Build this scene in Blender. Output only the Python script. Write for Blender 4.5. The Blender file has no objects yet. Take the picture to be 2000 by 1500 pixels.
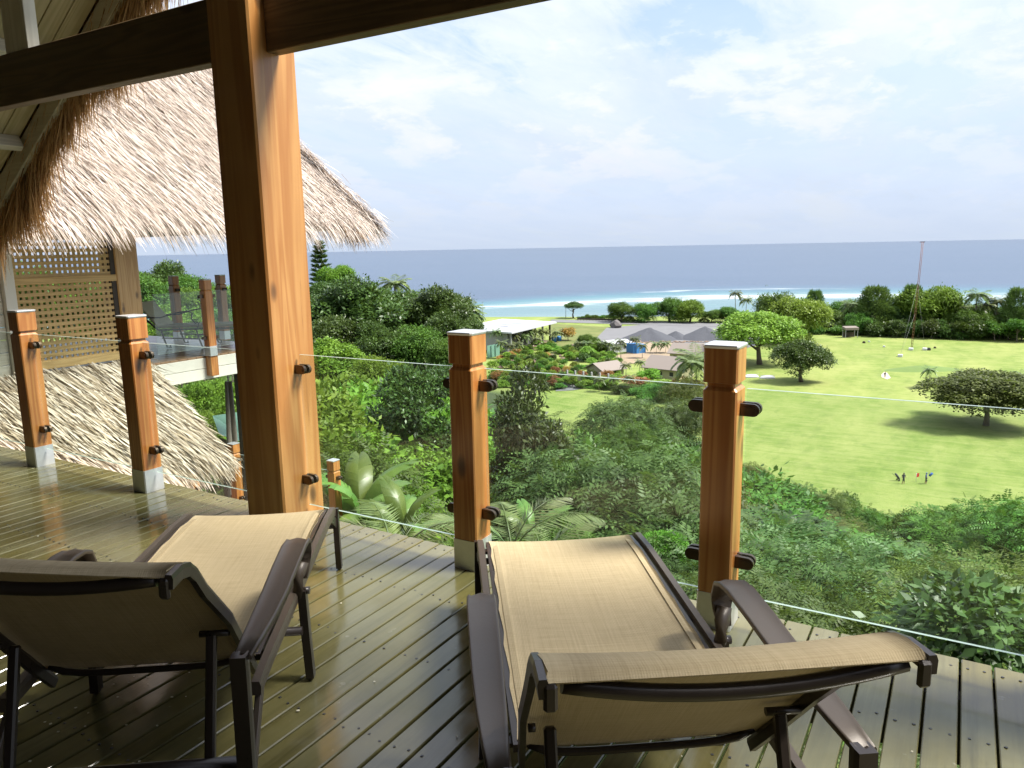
import bpy, bmesh, math, random
import numpy as np
from mathutils import Vector, Matrix
random.seed(7); RNG = np.random.default_rng(7)
R = math.radians
SC = bpy.context.scene
COL = SC.collection
# ------------------------------------------------------------------ camera, world, sun, exposure
F, PITCH, ROLL, YAW, EYE = 1480.0, R(10.17), R(1.06), R(30.75), 1.5
def cam_axes():
    f = np.array([0, math.cos(PITCH), -math.sin(PITCH)]); r = np.array([1.0, 0, 0]); u = np.cross(r, f)
    c, s = math.cos(ROLL), math.sin(ROLL); r, u = r*c-u*s, u*c+r*s
    c, s = math.cos(YAW), math.sin(YAW); M = np.array([[c, -s, 0], [s, c, 0], [0, 0, 1]])
    return M@f, M@r, M@u
CF, CR, CU = cam_axes()
cam_d = bpy.data.cameras.new('camera'); cam = bpy.data.objects.new('camera', cam_d); COL.objects.link(cam)
cam_d.sensor_width = 36; cam_d.lens = F/2000*36; cam_d.clip_end = 100000; cam_d.clip_start = 0.05
m3 = Matrix(((CR[0], CU[0], -CF[0]), (CR[1], CU[1], -CF[1]), (CR[2], CU[2], -CF[2])))
cam.matrix_world = Matrix.Translation((0, 0, EYE)) @ m3.to_4x4()
SC.camera = cam
SC.view_settings.view_transform = 'Standard'; SC.view_settings.look = 'None'
SC.view_settings.exposure = 2.35; SC.view_settings.gamma = 1.0
try: SC.view_settings.use_curve_mapping = False
except Exception: pass
SC.cycles.max_bounces = 8; SC.cycles.diffuse_bounces = 4; SC.cycles.glossy_bounces = 4
SC.cycles.transparent_max_bounces = 24; SC.cycles.transmission_bounces = 6
SC.cycles.sample_clamp_indirect = 6
SC.cycles.use_denoising = True
SUN_DIR = Vector((0.52, 0.24, 0.85)).normalized()
sun_d = bpy.data.lights.new('sun', 'SUN'); sun = bpy.data.objects.new('sun', sun_d); COL.objects.link(sun)
sun_d.energy = 2.1; sun_d.angle = R(17)     # thinly veiled sun, soft shadows
sun_d.energy = 2.1; sun_d.color = (1.0, 0.96, 0.88)
sun.rotation_euler = SUN_DIR.to_track_quat('Z', 'Y').to_euler()

def ray(px, py):
    d = CF*F+CR*(px-1000)+CU*(750-py); return d/np.linalg.norm(d)
def at_z(px, py, z):
    d = ray(px, py); t = (z-EYE)/d[2]; return Vector((t*d[0], t*d[1], z))
def at_d(px, py, D):
    d = ray(px, py); k = D/math.hypot(d[0], d[1]); return Vector((k*d[0], k*d[1], EYE+k*d[2]))
def proj(p):
    q = np.array(p, float)-[0, 0, EYE]; w = q@CF; return 1000+F*(q@CR)/w, 750-F*(q@CU)/w

# ---- node helpers
class NT:
    def __init__(s, tree): s.t = tree; s.n = tree.nodes; s.l = tree.links
    def new(s, typ, **kw):
        nd = s.n.new(typ)
        for k, v in kw.items():
            if k.startswith('_'): setattr(nd, k[1:], v)
            else:
                key = k.replace('__', ' ')
                if isinstance(v, bpy.types.NodeSocket): s.l.new(v, nd.inputs[key])
                else: nd.inputs[key].default_value = v
        return nd
    def lk(s, a, b): s.l.new(a, b)
    def math(s, op, a, b=None, c=None, clamp=False):
        nd = s.n.new('ShaderNodeMath'); nd.operation = op; nd.use_clamp = clamp
        for i, v in enumerate((a, b, c)):
            if v is None: continue
            if isinstance(v, bpy.types.NodeSocket): s.l.new(v, nd.inputs[i])
            else: nd.inputs[i].default_value = v
        return nd.outputs[0]
    def vmath(s, op, a, b=None):
        nd = s.n.new('ShaderNodeVectorMath'); nd.operation = op
        for i, v in enumerate((a, b)):
            if v is None: continue
            if isinstance(v, bpy.types.NodeSocket): s.l.new(v, nd.inputs[i])
            else: nd.inputs[i].default_value = v
        return nd
    def mix(s, fac, a, b, blend='MIX'):
        nd = s.n.new('ShaderNodeMix'); nd.data_type = 'RGBA'; nd.blend_type = blend
        for sock, v in ((nd.inputs[0], fac), (nd.inputs[6], a), (nd.inputs[7], b)):
            if isinstance(v, bpy.types.NodeSocket): s.l.new(v, sock)
            else: sock.default_value = v if not isinstance(v, tuple) or len(v) == 4 else (*v, 1)
        return nd.outputs[2]
    def ramp(s, fac, stops, interp='LINEAR'):
        nd = s.n.new('ShaderNodeValToRGB'); nd.color_ramp.interpolation = interp
        cr = nd.color_ramp
        while len(cr.elements) < len(stops): cr.elements.new(0.5)
        for e, (p, c) in zip(cr.elements, stops):
            e.position = p; e.color = (c, c, c, 1) if isinstance(c, (int, float)) else ((*c, 1) if len(c) == 3 else c)
        s.l.new(fac, nd.inputs[0]); return nd.outputs[0]
    def noise(s, vec, scale, detail=4, rough=0.55, dist=0.0):
        nd = s.new('ShaderNodeTexNoise', Scale=scale, Detail=detail, Roughness=rough, Distortion=dist)
        if vec is not None: s.l.new(vec, nd.inputs['Vector'])
        return nd.outputs[0]
    def mapping(s, vec, loc=(0, 0, 0), rot=(0, 0, 0), scale=(1, 1, 1)):
        nd = s.n.new('ShaderNodeMapping'); s.l.new(vec, nd.inputs[0])
        nd.inputs[1].default_value = loc; nd.inputs[2].default_value = rot; nd.inputs[3].default_value = scale
        return nd.outputs[0]

world = bpy.data.worlds.new('World'); SC.world = world; world.use_nodes = True
w = NT(world.node_tree); w.n.clear()
SKY = 0.1
sky = w.new('ShaderNodeTexSky', _sky_type='NISHITA', _sun_disc=False, _sun_elevation=math.asin(SUN_DIR.z),
            _sun_rotation=math.atan2(SUN_DIR.x, SUN_DIR.y), _air_density=1.0, _dust_density=1.5, _ozone_density=1.5)
tc = w.n.new('ShaderNodeTexCoord'); dirv = tc.outputs['Generated']
sx = w.n.new('ShaderNodeSeparateXYZ'); w.lk(dirv, sx.inputs[0])
zc = w.math('ADD', w.math('MAXIMUM', sx.outputs[2], 0.0), 0.10)
cx = w.n.new('ShaderNodeCombineXYZ'); w.lk(w.math('DIVIDE', sx.outputs[0], zc), cx.inputs[0]); w.lk(w.math('DIVIDE', sx.outputs[1], zc), cx.inputs[1])
pl = w.mapping(cx.outputs[0], rot=(0, 0, R(35)), scale=(1.0, 0.42, 1))
n1 = w.noise(pl, 0.9, 9, 0.62, 0.35)
n2 = w.noise(pl, 5.5, 7, 0.65, 0.9)
cov = w.math('ADD', w.math('MULTIPLY', n1, 0.68), w.math('MULTIPLY', n2, 0.32))
holes = None      # thinner cloud in two directions, where the photograph shows blue
for (px, py, wid, amt) in ((1390, 45, 0.09, 0.26), (1760, 165, 0.05, 0.20), (1450, 265, 0.09, 0.15), (1860, 150, 0.03, 0.07), (1250, 20, .05, .05)):
    d = ray(px, py)
    df = w.vmath('SUBTRACT', dirv, tuple(d)); df = w.vmath('MULTIPLY', df.outputs[0], (1.0, 1.0, 2.6))
    ln = w.vmath('LENGTH', df.outputs[0]).outputs['Value']
    g = w.math('MULTIPLY', w.math('EXPONENT', w.math('MULTIPLY', w.math('MULTIPLY', ln, ln), -1.0/(wid*wid))), amt)
    holes = g if holes is None else w.math('ADD', holes, g)
cov = w.math('SUBTRACT', cov, holes)
mask = w.ramp(cov, [(0.33, 0.0), (0.40, 0.45), (0.47, 0.80), (0.60, 1.0)])
# small cumulus near the horizon
az = w.n.new('ShaderNodeCombineXYZ')
w.lk(w.math('ARCTAN2', sx.outputs[0], sx.outputs[1]), az.inputs[0]); w.lk(w.math('MULTIPLY', sx.outputs[2], 2.6), az.inputs[1])
cu = w.noise(az.outputs[0], 6.5, 8, 0.6, 0.15)
band = w.ramp(sx.outputs[2], [(0.0, 0.0), (0.05, 0.3), (0.13, 1.0), (0.2, 1.0), (0.32, 0.0)])
cum = w.math('MULTIPLY', w.ramp(cu, [(0.50, 0.0), (0.56, 0.8), (0.66, 1.0)]), band)
bright = w.noise(w.mapping(pl, loc=(3.1, 1.7, 0)), 1.6, 6, 0.6, 0.4)
ccol = w.mix(w.ramp(bright, [(0.32, 0.0), (0.62, 1.0)]), (1.46, 1.61, 1.95), (1.98, 2.04, 2.18))
horizon = w.ramp(sx.outputs[2], [(0.0, 1.0), (0.16, 0.75), (0.34, 0.0)])
ccol = w.mix(w.math('MULTIPLY', horizon, 0.85), ccol, (1.62, 1.88, 2.26))
ccol = w.mix(cum, ccol, (2.02, 2.07, 2.18))
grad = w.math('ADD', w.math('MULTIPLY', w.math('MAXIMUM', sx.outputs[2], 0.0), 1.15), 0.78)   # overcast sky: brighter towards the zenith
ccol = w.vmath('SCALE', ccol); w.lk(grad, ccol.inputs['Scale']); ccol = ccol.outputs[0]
blue = w.mix(0.8, sky.outputs[0], (0.72, 1.02, 1.95))
lowm = w.math('MAXIMUM', mask, w.math('MULTIPLY', horizon, 0.9))
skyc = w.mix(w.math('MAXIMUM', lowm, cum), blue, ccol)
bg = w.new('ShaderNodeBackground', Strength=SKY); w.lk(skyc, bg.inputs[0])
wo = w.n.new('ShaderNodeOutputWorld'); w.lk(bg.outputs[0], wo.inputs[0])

# ------------------------------------------------------------------ materials
def mat(name):
    m = bpy.data.materials.new(name); m.use_nodes = True; t = NT(m.node_tree); t.n.clear()
    out = t.n.new('ShaderNodeOutputMaterial'); return m, t, out
def pbsdf(t, out, color, rough=0.6, spec=0.5, metal=0.0, normal=None, coat=0.0, coat_rough=0.1, **kw):
    p = t.n.new('ShaderNodeBsdfPrincipled')
    for k, v in (('Base Color', color), ('Roughness', rough), ('Specular IOR Level', spec), ('Metallic', metal), ('Coat Weight', coat), ('Coat Roughness', coat_rough)):
        if isinstance(v, bpy.types.NodeSocket): t.lk(v, p.inputs[k])
        elif k == 'Base Color': p.inputs[k].default_value = (*v[:3], 1)
        else: p.inputs[k].default_value = v
    for k, v in kw.items(): p.inputs[k.replace('__', ' ')].default_value = v
    if normal is not None: t.lk(normal, p.inputs['Normal'])
    t.lk(p.outputs[0], out.inputs[0]); return p
def bump(t, h, strength=0.3, dist=0.01):
    b = t.new('ShaderNodeBump', Strength=strength, Distance=dist); t.lk(h, b.inputs['Height']); return b.outputs[0]
def oc(t): return t.n.new('ShaderNodeTexCoord').outputs['Object']
def geo(t): return t.n.new('ShaderNodeNewGeometry')
def plain(name, col, rough=0.6, metal=0.0, var=0.15, scale=8.0, spec=0.5, bmp=0.1, coat=0.0):
    m, t, out = mat(name); v = oc(t); n = t.noise(v, scale, 5)
    c = t.mix(n, tuple(x*(1-var) for x in col), tuple(min(1, x*(1+var)) for x in col))
    r_ = t.math('ADD', t.math('MULTIPLY', n, 0.15), rough-0.07)
    pbsdf(t, out, c, r_, spec, metal, bump(t, t.noise(v, scale*12, 3), bmp, 0.004), coat); return m

def wood(name, dark, light, rough=0.35, axis=2, coat=0.0, grain=14.0, knots=True, spec=0.5, dirt=0.0):
    """long-grained timber: rings stretched along the piece's axis, a few knots, fine pores"""
    m, t, out = mat(name); v0 = oc(t)
    oi = t.n.new('ShaderNodeObjectInfo')
    off = t.vmath('MULTIPLY', oi.outputs['Location'], (7.1, 3.3, 0.0)).outputs[0]
    v = t.vmath('ADD', v0, off).outputs[0]
    sc = [1.0, 1.0, 1.0]; sc[axis] = 0.055
    st = t.mapping(v, scale=tuple(sc))
    warp = t.noise(st, 6.0, 3, 0.5, 0.6)
    rings = t.math('SINE', t.math('MULTIPLY', t.math('ADD', warp, t.math('MULTIPLY', t.noise(st, 1.6, 2), 1.8)), grain*4.2))
    rings = t.math('ADD', t.math('MULTIPLY', rings, 0.5), 0.5)
    sc2 = [60.0, 60.0, 60.0]; sc2[axis] = 1.2
    fine = t.noise(t.mapping(v, scale=tuple(sc2)), 1.0, 4, 0.6)
    f = t.math('ADD', t.math('MULTIPLY', rings, 0.55), t.math('MULTIPLY', fine, 0.45))
    c = t.mix(t.ramp(f, [(0.15, 0.0), (0.85, 1.0)]), dark, light)
    big = t.noise(v, 1.7, 3)
    c = t.mix(t.math('MULTIPLY', t.ramp(big, [(0.3, 0.0), (0.75, 1.0)]), 0.45), c, tuple(x*0.62 for x in dark))
    ov = t.math('MULTIPLY', oi.outputs['Random'], 0.35)
    c = t.mix(ov, c, tuple(x*0.78 for x in light))
    if knots:
        ks = [5.5, 5.5, 5.5]; ks[axis] = 2.4
        vo = t.n.new('ShaderNodeTexVoronoi'); t.lk(t.mapping(v, scale=tuple(ks)), vo.inputs['Vector'])
        vo.inputs['Scale'].default_value = 1.0
        k = t.ramp(vo.outputs['Distance'], [(0.05, 1.0), (0.10, 0.75), (0.17, 0.0)])
        gate = t.math('GREATER_THAN', t.new('ShaderNodeSeparateColor', Color=vo.outputs['Color']).outputs[0], 0.25)
        c = t.mix(t.math('MULTIPLY', t.math('MULTIPLY', k, gate), 0.85), c, (0.05, 0.022, 0.008))
    ck = t.ramp(t.noise(t.mapping(v, scale=tuple(q*(26 if i != axis else 0.5) for i, q in enumerate((1.0, 1.0, 1.0)))), 1.0, 5, 0.75), [(0.66, 0.0), (0.70, 1.0)])
    c = t.mix(t.math('MULTIPLY', ck, 0.5), c, tuple(x*0.4 for x in dark))
    if dirt: c = t.mix(t.math('MULTIPLY', t.ramp(t.noise(v, 3.3, 6), [(0.45, 0), (0.7, 1)]), dirt), c, (0.10, 0.095, 0.06))
    rg = t.math('ADD', t.math('MULTIPLY', fine, 0.22), rough-0.1)
    pbsdf(t, out, c, rg, spec, 0.0, bump(t, f, 0.25, 0.002), coat, 0.12); return m

M = {}
M['post'] = wood('orange_pine', (0.31, 0.095, 0.016), (0.53, 0.245, 0.068), 0.34, 2, 0.25)
M['column'] = wood('golden_pine', (0.33, 0.115, 0.020), (0.56, 0.295, 0.095), 0.36, 2, 0.25, grain=9.0)
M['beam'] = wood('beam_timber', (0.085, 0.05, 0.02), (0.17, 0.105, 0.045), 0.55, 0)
M['beamy'] = wood('brace_timber', (0.60, 0.54, 0.42), (0.78, 0.72, 0.58), 0.55, 2, knots=False)
M['rafter'] = wood('rafter_timber', (0.50, 0.43, 0.29), (0.66, 0.58, 0.41), 0.6, 0, knots=False)
M['purlin'] = wood('purlin_timber', (0.52, 0.46, 0.34), (0.70, 0.63, 0.48), 0.6, 1, knots=False)
M['ceil'] = wood('ceiling_plank', (0.44, 0.34, 0.16), (0.62, 0.50, 0.28), 0.55, 0, knots=True)
M['lattice'] = wood('lattice_wood', (0.46, 0.29, 0.10), (0.70, 0.48, 0.20), 0.6, 1, knots=False)
M['siding'] = wood('cream_siding', (0.62, 0.58, 0.44), (0.76, 0.72, 0.58), 0.6, 1, knots=False)
M['fascia'] = plain('fascia_paint', (0.70, 0.67, 0.58), 0.6, var=0.08)
M['zinc'] = plain('galvanised_steel', (0.60, 0.61, 0.60), 0.33, 0.65, 0.12, 30)
M['clamp'] = plain('bronze_metal', (0.10, 0.075, 0.055), 0.33, 0.85, 0.2, 40)
M['hutdeck'] = wood('brown_decking', (0.26, 0.14, 0.07), (0.42, 0.27, 0.16), 0.3, 0, knots=False, coat=0.15)
M['darkwood'] = plain('dark_wall_wood', (0.045, 0.032, 0.02), 0.7)
M['frame'] = plain('brown_cast_metal', (0.034, 0.026, 0.021), 0.30, 0.2, 0.2, 20, bmp=0.05)
M['armpaint'] = plain('brown_arm_metal', (0.082, 0.064, 0.048), 0.42, 0.15, 0.14, 9, bmp=0.05)
M['white'] = plain('white_paint', (0.50, 0.51, 0.52), 0.5, var=0.05)
M['offwhite'] = plain('off_white_wall', (0.26, 0.265, 0.26), 0.7, var=0.08)
M['cream'] = plain('cream_wall', (0.33, 0.31, 0.185), 0.7, var=0.08)
M['brownroof'] = plain('brown_sheet_roof', (0.175, 0.145, 0.122), 0.6, var=0.1)
M['dark'] = plain('dark_opening', (0.03, 0.03, 0.035), 0.4)
M['blue'] = plain('blue_container', (0.03, 0.15, 0.36), 0.5)
M['gravel'] = plain('dark_gravel', (0.055, 0.058, 0.068), 0.95, var=0.35, scale=1.5)
M['yard'] = plain('gravel_yard', (0.125, 0.125, 0.130), 0.95, var=0.2, scale=0.25)
M['sandy'] = plain('sandy_earth', (0.23, 0.175, 0.115), 0.95, var=0.25, scale=0.2)
M['rock'] = plain('reddish_rock', (0.15, 0.105, 0.075), 0.9, var=0.4, scale=1.2, bmp=0.4)
M['greyrock'] = plain('grey_boulder', (0.10, 0.09, 0.088), 0.9, var=0.3, scale=1.2)
M['trunk'] = plain('bark', (0.13, 0.105, 0.08), 0.9, var=0.35, scale=4)
M['palmtrunk'] = plain('palm_bark', (0.24, 0.21, 0.17), 0.9, var=0.3, scale=4)
M['metalroof'] = plain('white_metal_roof', (0.42, 0.43, 0.45), 0.45, 0.0, 0.06, 0.5)
M['greenroof'] = plain('green_roof', (0.12, 0.24, 0.18), 0.55, var=0.1, scale=1.0)
M['sand'] = plain('bunker_sand', (0.40, 0.35, 0.26), 0.95, var=0.1, scale=1)
M['skin'] = plain('skin', (0.26, 0.14, 0.09), 0.6)
M['clothdark'] = plain('dark_clothes', (0.03, 0.035, 0.05), 0.85)
M['clothblue'] = plain('blue_clothes', (0.03, 0.09, 0.30), 0.85)
M['red'] = plain('red_fabric', (0.6, 0.06, 0.03), 0.7)
M['mast'] = plain('mast_steel', (0.17, 0.07, 0.045), 0.5, 0.3)
M['orangeflower'] = plain('orange_blossom', (0.6, 0.20, 0.05), 0.7)

def thatch_mat(name, a, b, c, transl=0.12):
    m, t, out = mat(name); g = geo(t); rnd = g.outputs['Random Per Island']
    col = t.ramp(rnd, [(0.0, c), (0.12, tuple(x*0.55 for x in b)), (0.3, b), (0.62, a), (1.0, tuple(min(1, x*1.12) for x in a))])
    n = t.noise(oc(t), 1.1, 4); col = t.mix(t.math('MULTIPLY', t.ramp(n, [(0.35, 0), (0.7, 1)]), 0.35), col, b)
    d = t.new('ShaderNodeBsdfDiffuse', Roughness=0.5); t.lk(col, d.inputs[0])
    tr = t.n.new('ShaderNodeBsdfTranslucent'); t.lk(col, tr.inputs[0])
    mx = t.new('ShaderNodeMixShader', Fac=transl); t.lk(d.outputs[0], mx.inputs[1]); t.lk(tr.outputs[0], mx.inputs[2])
    t.lk(mx.outputs[0], out.inputs[0]); return m
M['thatch'] = thatch_mat('pale_thatch', (0.77, 0.70, 0.63), (0.58, 0.48, 0.40), (0.12, 0.085, 0.065))
M['thatch_low'] = thatch_mat('straw_thatch', (0.72, 0.65, 0.54), (0.50, 0.41, 0.29), (0.09, 0.065, 0.045))
M['fringe'] = thatch_mat('brown_thatch', (0.56, 0.345, 0.155), (0.40, 0.225, 0.09), (0.12, 0.06, 0.025), 0.42)
M['thatch_under'] = plain('thatch_base', (0.16, 0.105, 0.06), 0.95, var=0.3, scale=15)

def leaf_mat(name, a, b, spec=0.35, rough=0.45, transl=0.28, tipcol=None):
    m, t, out = mat(name); g = geo(t); oi = t.n.new('ShaderNodeObjectInfo')
    rnd = g.outputs['Random Per Island']
    n = t.noise(t.n.new('ShaderNodeTexCoord').outputs['Object'], 2.3, 3)
    f = t.math('ADD', t.math('MULTIPLY', rnd, 0.5), t.math('MULTIPLY', t.ramp(n, [(0.38, 0.0), (0.62, 1.0)]), 0.5))
    c = t.mix(f, a, b)
    hs = t.n.new('ShaderNodeHueSaturation'); t.lk(c, hs.inputs['Color'])
    t.lk(t.math('ADD', t.math('MULTIPLY', oi.outputs['Random'], 0.06), 0.465), hs.inputs['Hue'])
    t.lk(t.math('ADD', t.math('MULTIPLY', oi.outputs['Random'], 0.95), 0.90), hs.inputs['Value'])
    c = hs.outputs[0]
    if tipcol is not None:
        c = t.mix(t.math('GREATER_THAN', rnd, 0.93), c, tipcol)
    p = t.n.new('ShaderNodeBsdfPrincipled'); t.lk(c, p.inputs['Base Color']); p.inputs['Roughness'].default_value = rough; p.inputs['Specular IOR Level'].default_value = spec
    tr = t.n.new('ShaderNodeBsdfTranslucent'); t.lk(t.mix(0.5, c, (0.16, 0.24, 0.03)), tr.inputs[0])
    mx = t.new('ShaderNodeMixShader', Fac=transl); t.lk(p.outputs[0], mx.inputs[1]); t.lk(tr.outputs[0], mx.inputs[2])
    t.lk(mx.outputs[0], out.inputs[0]); return m
M['leaf_dark'] = leaf_mat('dark_leaves', (0.014, 0.030, 0.006), (0.055, 0.098, 0.017), 0.35, 0.42, 0.2)
M['leaf_mid'] = leaf_mat('green_leaves', (0.018, 0.050, 0.006), (0.078, 0.160, 0.020), 0.25, 0.5)
M['leaf_bright'] = leaf_mat('bright_leaves', (0.042, 0.100, 0.008), (0.140, 0.245, 0.024), 0.25, 0.5, 0.32)
M['leaf_grey'] = leaf_mat('grey_green_leaves', (0.020, 0.046, 0.010), (0.080, 0.135, 0.034), 0.25, 0.5)
M['leaf_olive'] = leaf_mat('olive_leaves', (0.025, 0.046, 0.008), (0.110, 0.155, 0.026), 0.25, 0.5)
M['leaf_dolive'] = leaf_mat('dark_olive_leaves', (0.028, 0.048, 0.010), (0.090, 0.125, 0.028), 0.25, 0.5)
M['leaf_yellow'] = leaf_mat('yellow_green_leaves', (0.070, 0.135, 0.012), (0.185, 0.275, 0.036), 0.35, 0.45, 0.32)
M['palmleaf'] = leaf_mat('palm_leaves', (0.045, 0.075, 0.022), (0.14, 0.175, 0.058), 0.5, 0.35)
M['banana'] = leaf_mat('banana_leaves', (0.055, 0.115, 0.020), (0.115, 0.185, 0.040), 0.4, 0.35, 0.35)
M['red_leaf'] = leaf_mat('red_brown_leaves', (0.12, 0.05, 0.02), (0.26, 0.14, 0.03), 0.4, 0.5)
M['underlay'] = leaf_mat('undergrowth_leaves', (0.03, 0.055, 0.014), (0.10, 0.15, 0.035), 0.35, 0.5)

# deck plank: greenish-brown wet timber
m, t, out = mat('green_brown_decking'); v0 = oc(t); oi = t.n.new('ShaderNodeObjectInfo')
v = t.vmath('ADD', v0, t.vmath('MULTIPLY', oi.outputs['Location'], (3.7, 0.0, 0.0)).outputs[0]).outputs[0]
grain = t.noise(t.mapping(v, scale=(38, 1.3, 20)), 1.0, 5, 0.62, 0.4)
rings = t.math('ADD', t.math('MULTIPLY', t.math('SINE', t.math('MULTIPLY', t.noise(t.mapping(v, scale=(5, 0.35, 5)), 1.2, 3), 60)), 0.5), 0.5)
blot = t.noise(v, 2.1, 5, 0.6)
c = t.mix(grain, (0.060, 0.052, 0.014), (0.155, 0.133, 0.045))
c = t.mix(t.math('MULTIPLY', rings, 0.35), c, (0.10, 0.088, 0.028))
c = t.mix(t.math('MULTIPLY', t.ramp(blot, [(0.42, 0.0), (0.66, 1.0)]), 0.6), c, (0.165, 0.160, 0.095))
c = t.mix(t.math('MULTIPLY', t.ramp(t.noise(t.mapping(v, scale=(14, 0.9, 5)), 1.0, 6, 0.7), [(0.48, 0.0), (0.7, 1.0)]), 0.6), c, (0.035, 0.030, 0.010))
c = t.mix(t.math('MULTIPLY', oi.outputs['Random'], 0.45), c, (0.130, 0.122, 0.055))
stain = t.ramp(t.noise(v, 13.0, 4), [(0.68, 0.0), (0.76, 1.0)])
c = t.mix(t.math('MULTIPLY', stain, 0.35), c, (0.36, 0.35, 0.27))
rr = t.math('ADD', t.math('MULTIPLY', t.ramp(t.noise(v, 5.0, 6, 0.65), [(0.3, 0.0), (0.7, 1.0)]), 0.17), 0.07)
hgt = t.math('ADD', t.math('MULTIPLY', grain, 0.6), t.math('MULTIPLY', t.noise(v, 4.0, 2), 0.8))
pbsdf(t, out, c, rr, 0.5, 0.0, bump(t, hgt, 0.15, 0.004), 0.26, 0.10); M['deck'] = m

# woven sling fabric
m, t, out = mat('tan_sling_fabric'); v = oc(t)
wv = t.math('MULTIPLY', t.math('SINE', t.math('MULTIPLY', t.new('ShaderNodeSeparateXYZ', Vector=v).outputs[0], 1400)), 0.5)
wu = t.math('MULTIPLY', t.math('SINE', t.math('MULTIPLY', t.new('ShaderNodeSeparateXYZ', Vector=v).outputs[1], 1400)), 0.5)
th = t.noise(t.mapping(v, scale=(260, 4, 4)), 1, 3, 0.7); th2 = t.noise(t.mapping(v, scale=(4, 260, 260)), 1, 3, 0.7)
f = t.math('ADD', t.math('MULTIPLY', th, 0.5), t.math('MULTIPLY', th2, 0.5))
c = t.mix(t.ramp(f, [(0.3, 0.0), (0.7, 1.0)]), (0.38, 0.295, 0.160), (0.58, 0.47, 0.285))
c = t.mix(t.math('MULTIPLY', t.ramp(t.noise(v, 3.5, 5), [(0.4, 0), (0.75, 1)]), 0.22), c, (0.36, 0.285, 0.18))
d = pbsdf(t, out, c, 0.72, 0.3, 0.0, bump(t, t.math('ADD', t.math('ADD', wv, wu), f), 0.25, 0.0015))
tr = t.n.new('ShaderNodeBsdfTranslucent'); t.lk(c, tr.inputs[0])
mx = t.new('ShaderNodeMixShader', Fac=0.10); t.lk(d.outputs[0], mx.inputs[1]); t.lk(tr.outputs[0], mx.inputs[2]); t.lk(mx.outputs[0], out.inputs[0]); M['fabric'] = m

# glass panes
def glass_mat(name, tint, haze):
    m, t, out = mat(name)
    tr = t.new('ShaderNodeBsdfTransparent', Color=(*tint, 1)); gl = t.new('ShaderNodeBsdfGlossy', Roughness=0.0, Color=(1, 1, 1, 1))
    fr = t.new('ShaderNodeFresnel', IOR=1.45)
    bf = geo(t).outputs['Backfacing']
    a = t.n.new('ShaderNodeMixShader'); t.lk(t.math('MULTIPLY', fr.outputs[0], t.math('SUBTRACT', 1.0, bf)), a.inputs[0]); t.lk(tr.outputs[0], a.inputs[1]); t.lk(gl.outputs[0], a.inputs[2])
    di = t.new('ShaderNodeBsdfDiffuse', Color=(0.7, 0.78, 0.74, 1))
    sm = t.ramp(t.noise(oc(t), 2.6, 5, 0.6, 0.5), [(0.35, 0.4), (0.7, 1.0)])
    b = t.n.new('ShaderNodeMixShader'); t.lk(t.math('MULTIPLY', sm, haze), b.inputs[0]); t.lk(a.outputs[0], b.inputs[1]); t.lk(di.outputs[0], b.inputs[2])
    t.lk(b.outputs[0], out.inputs[0]); return m
M['glass'] = glass_mat('clear_glass', (0.945, 0.98, 0.965), 0.06)
m, t, out = mat('glass_edge')
d = t.new('ShaderNodeBsdfDiffuse', Color=(0.55, 0.66, 0.60, 1)); tr = t.new('ShaderNodeBsdfTranslucent', Color=(0.5, 0.62, 0.56, 1))
g = t.new('ShaderNodeBsdfGlossy', Roughness=0.2, Color=(0.9, 1, 0.95, 1))
a = t.new('ShaderNodeMixShader', Fac=0.5); t.lk(d.outputs[0], a.inputs[1]); t.lk(tr.outputs[0], a.inputs[2])
b = t.new('ShaderNodeMixShader', Fac=0.35); t.lk(a.outputs[0], b.inputs[1]); t.lk(g.outputs[0], b.inputs[2]); t.lk(b.outputs[0], out.inputs[0]); M['glassedge'] = m

# land: mown lawn on the flat, undergrowth on the slope
m, t, out = mat('land_cover'); g = geo(t); pos = g.outputs['Position']; sep = t.new('ShaderNodeSeparateXYZ', Vector=pos)
big = t.noise(pos, 0.018, 5, 0.6, 0.6); mid = t.noise(t.mapping(pos, rot=(0, 0, R(30)), scale=(1, 0.35, 1)), 0.11, 6, 0.65, 0.4); fin = t.noise(pos, 1.4, 4, 0.7)
c = t.mix(t.ramp(big, [(0.35, 0.0), (0.65, 1.0)]), (0.122, 0.185, 0.028), (0.172, 0.222, 0.046))
c = t.mix(t.math('MULTIPLY', t.ramp(mid, [(0.45, 0.0), (0.68, 1.0)]), 0.9), c, (0.245, 0.268, 0.080))
c = t.mix(t.math('MULTIPLY', t.ramp(mid, [(0.25, 1.0), (0.45, 0.0)]), 0.8), c, (0.080, 0.130, 0.020))
stk = t.noise(t.mapping(pos, rot=(0, 0, R(-30)), scale=(0.22, 1.6, 1)), 0.5, 5, 0.7, 0.3)
c = t.mix(t.math('MULTIPLY', t.ramp(stk, [(0.42, 0.0), (0.62, 1.0)]), 0.45), c, (0.265, 0.285, 0.10))
c = t.mix(t.math('MULTIPLY', t.ramp(stk, [(0.30, 1.0), (0.45, 0.0)]), 0.35), c, (0.075, 0.135, 0.022))
c = t.mix(t.math('MULTIPLY', fin, 0.35), c, (0.080, 0.112, 0.028))
m2 = t.noise(t.mapping(pos, rot=(0, 0, R(30)), scale=(1, 0.45, 1)), 0.33, 5, 0.7, 0.5)
c = t.mix(t.math('MULTIPLY', t.ramp(m2, [(0.5, 0.0), (0.66, 1.0)]), 0.4), c, (0.225, 0.255, 0.078))
c = t.mix(t.math('MULTIPLY', t.ramp(m2, [(0.32, 1.0), (0.46, 0.0)]), 0.35), c, (0.078, 0.124, 0.024))
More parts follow.
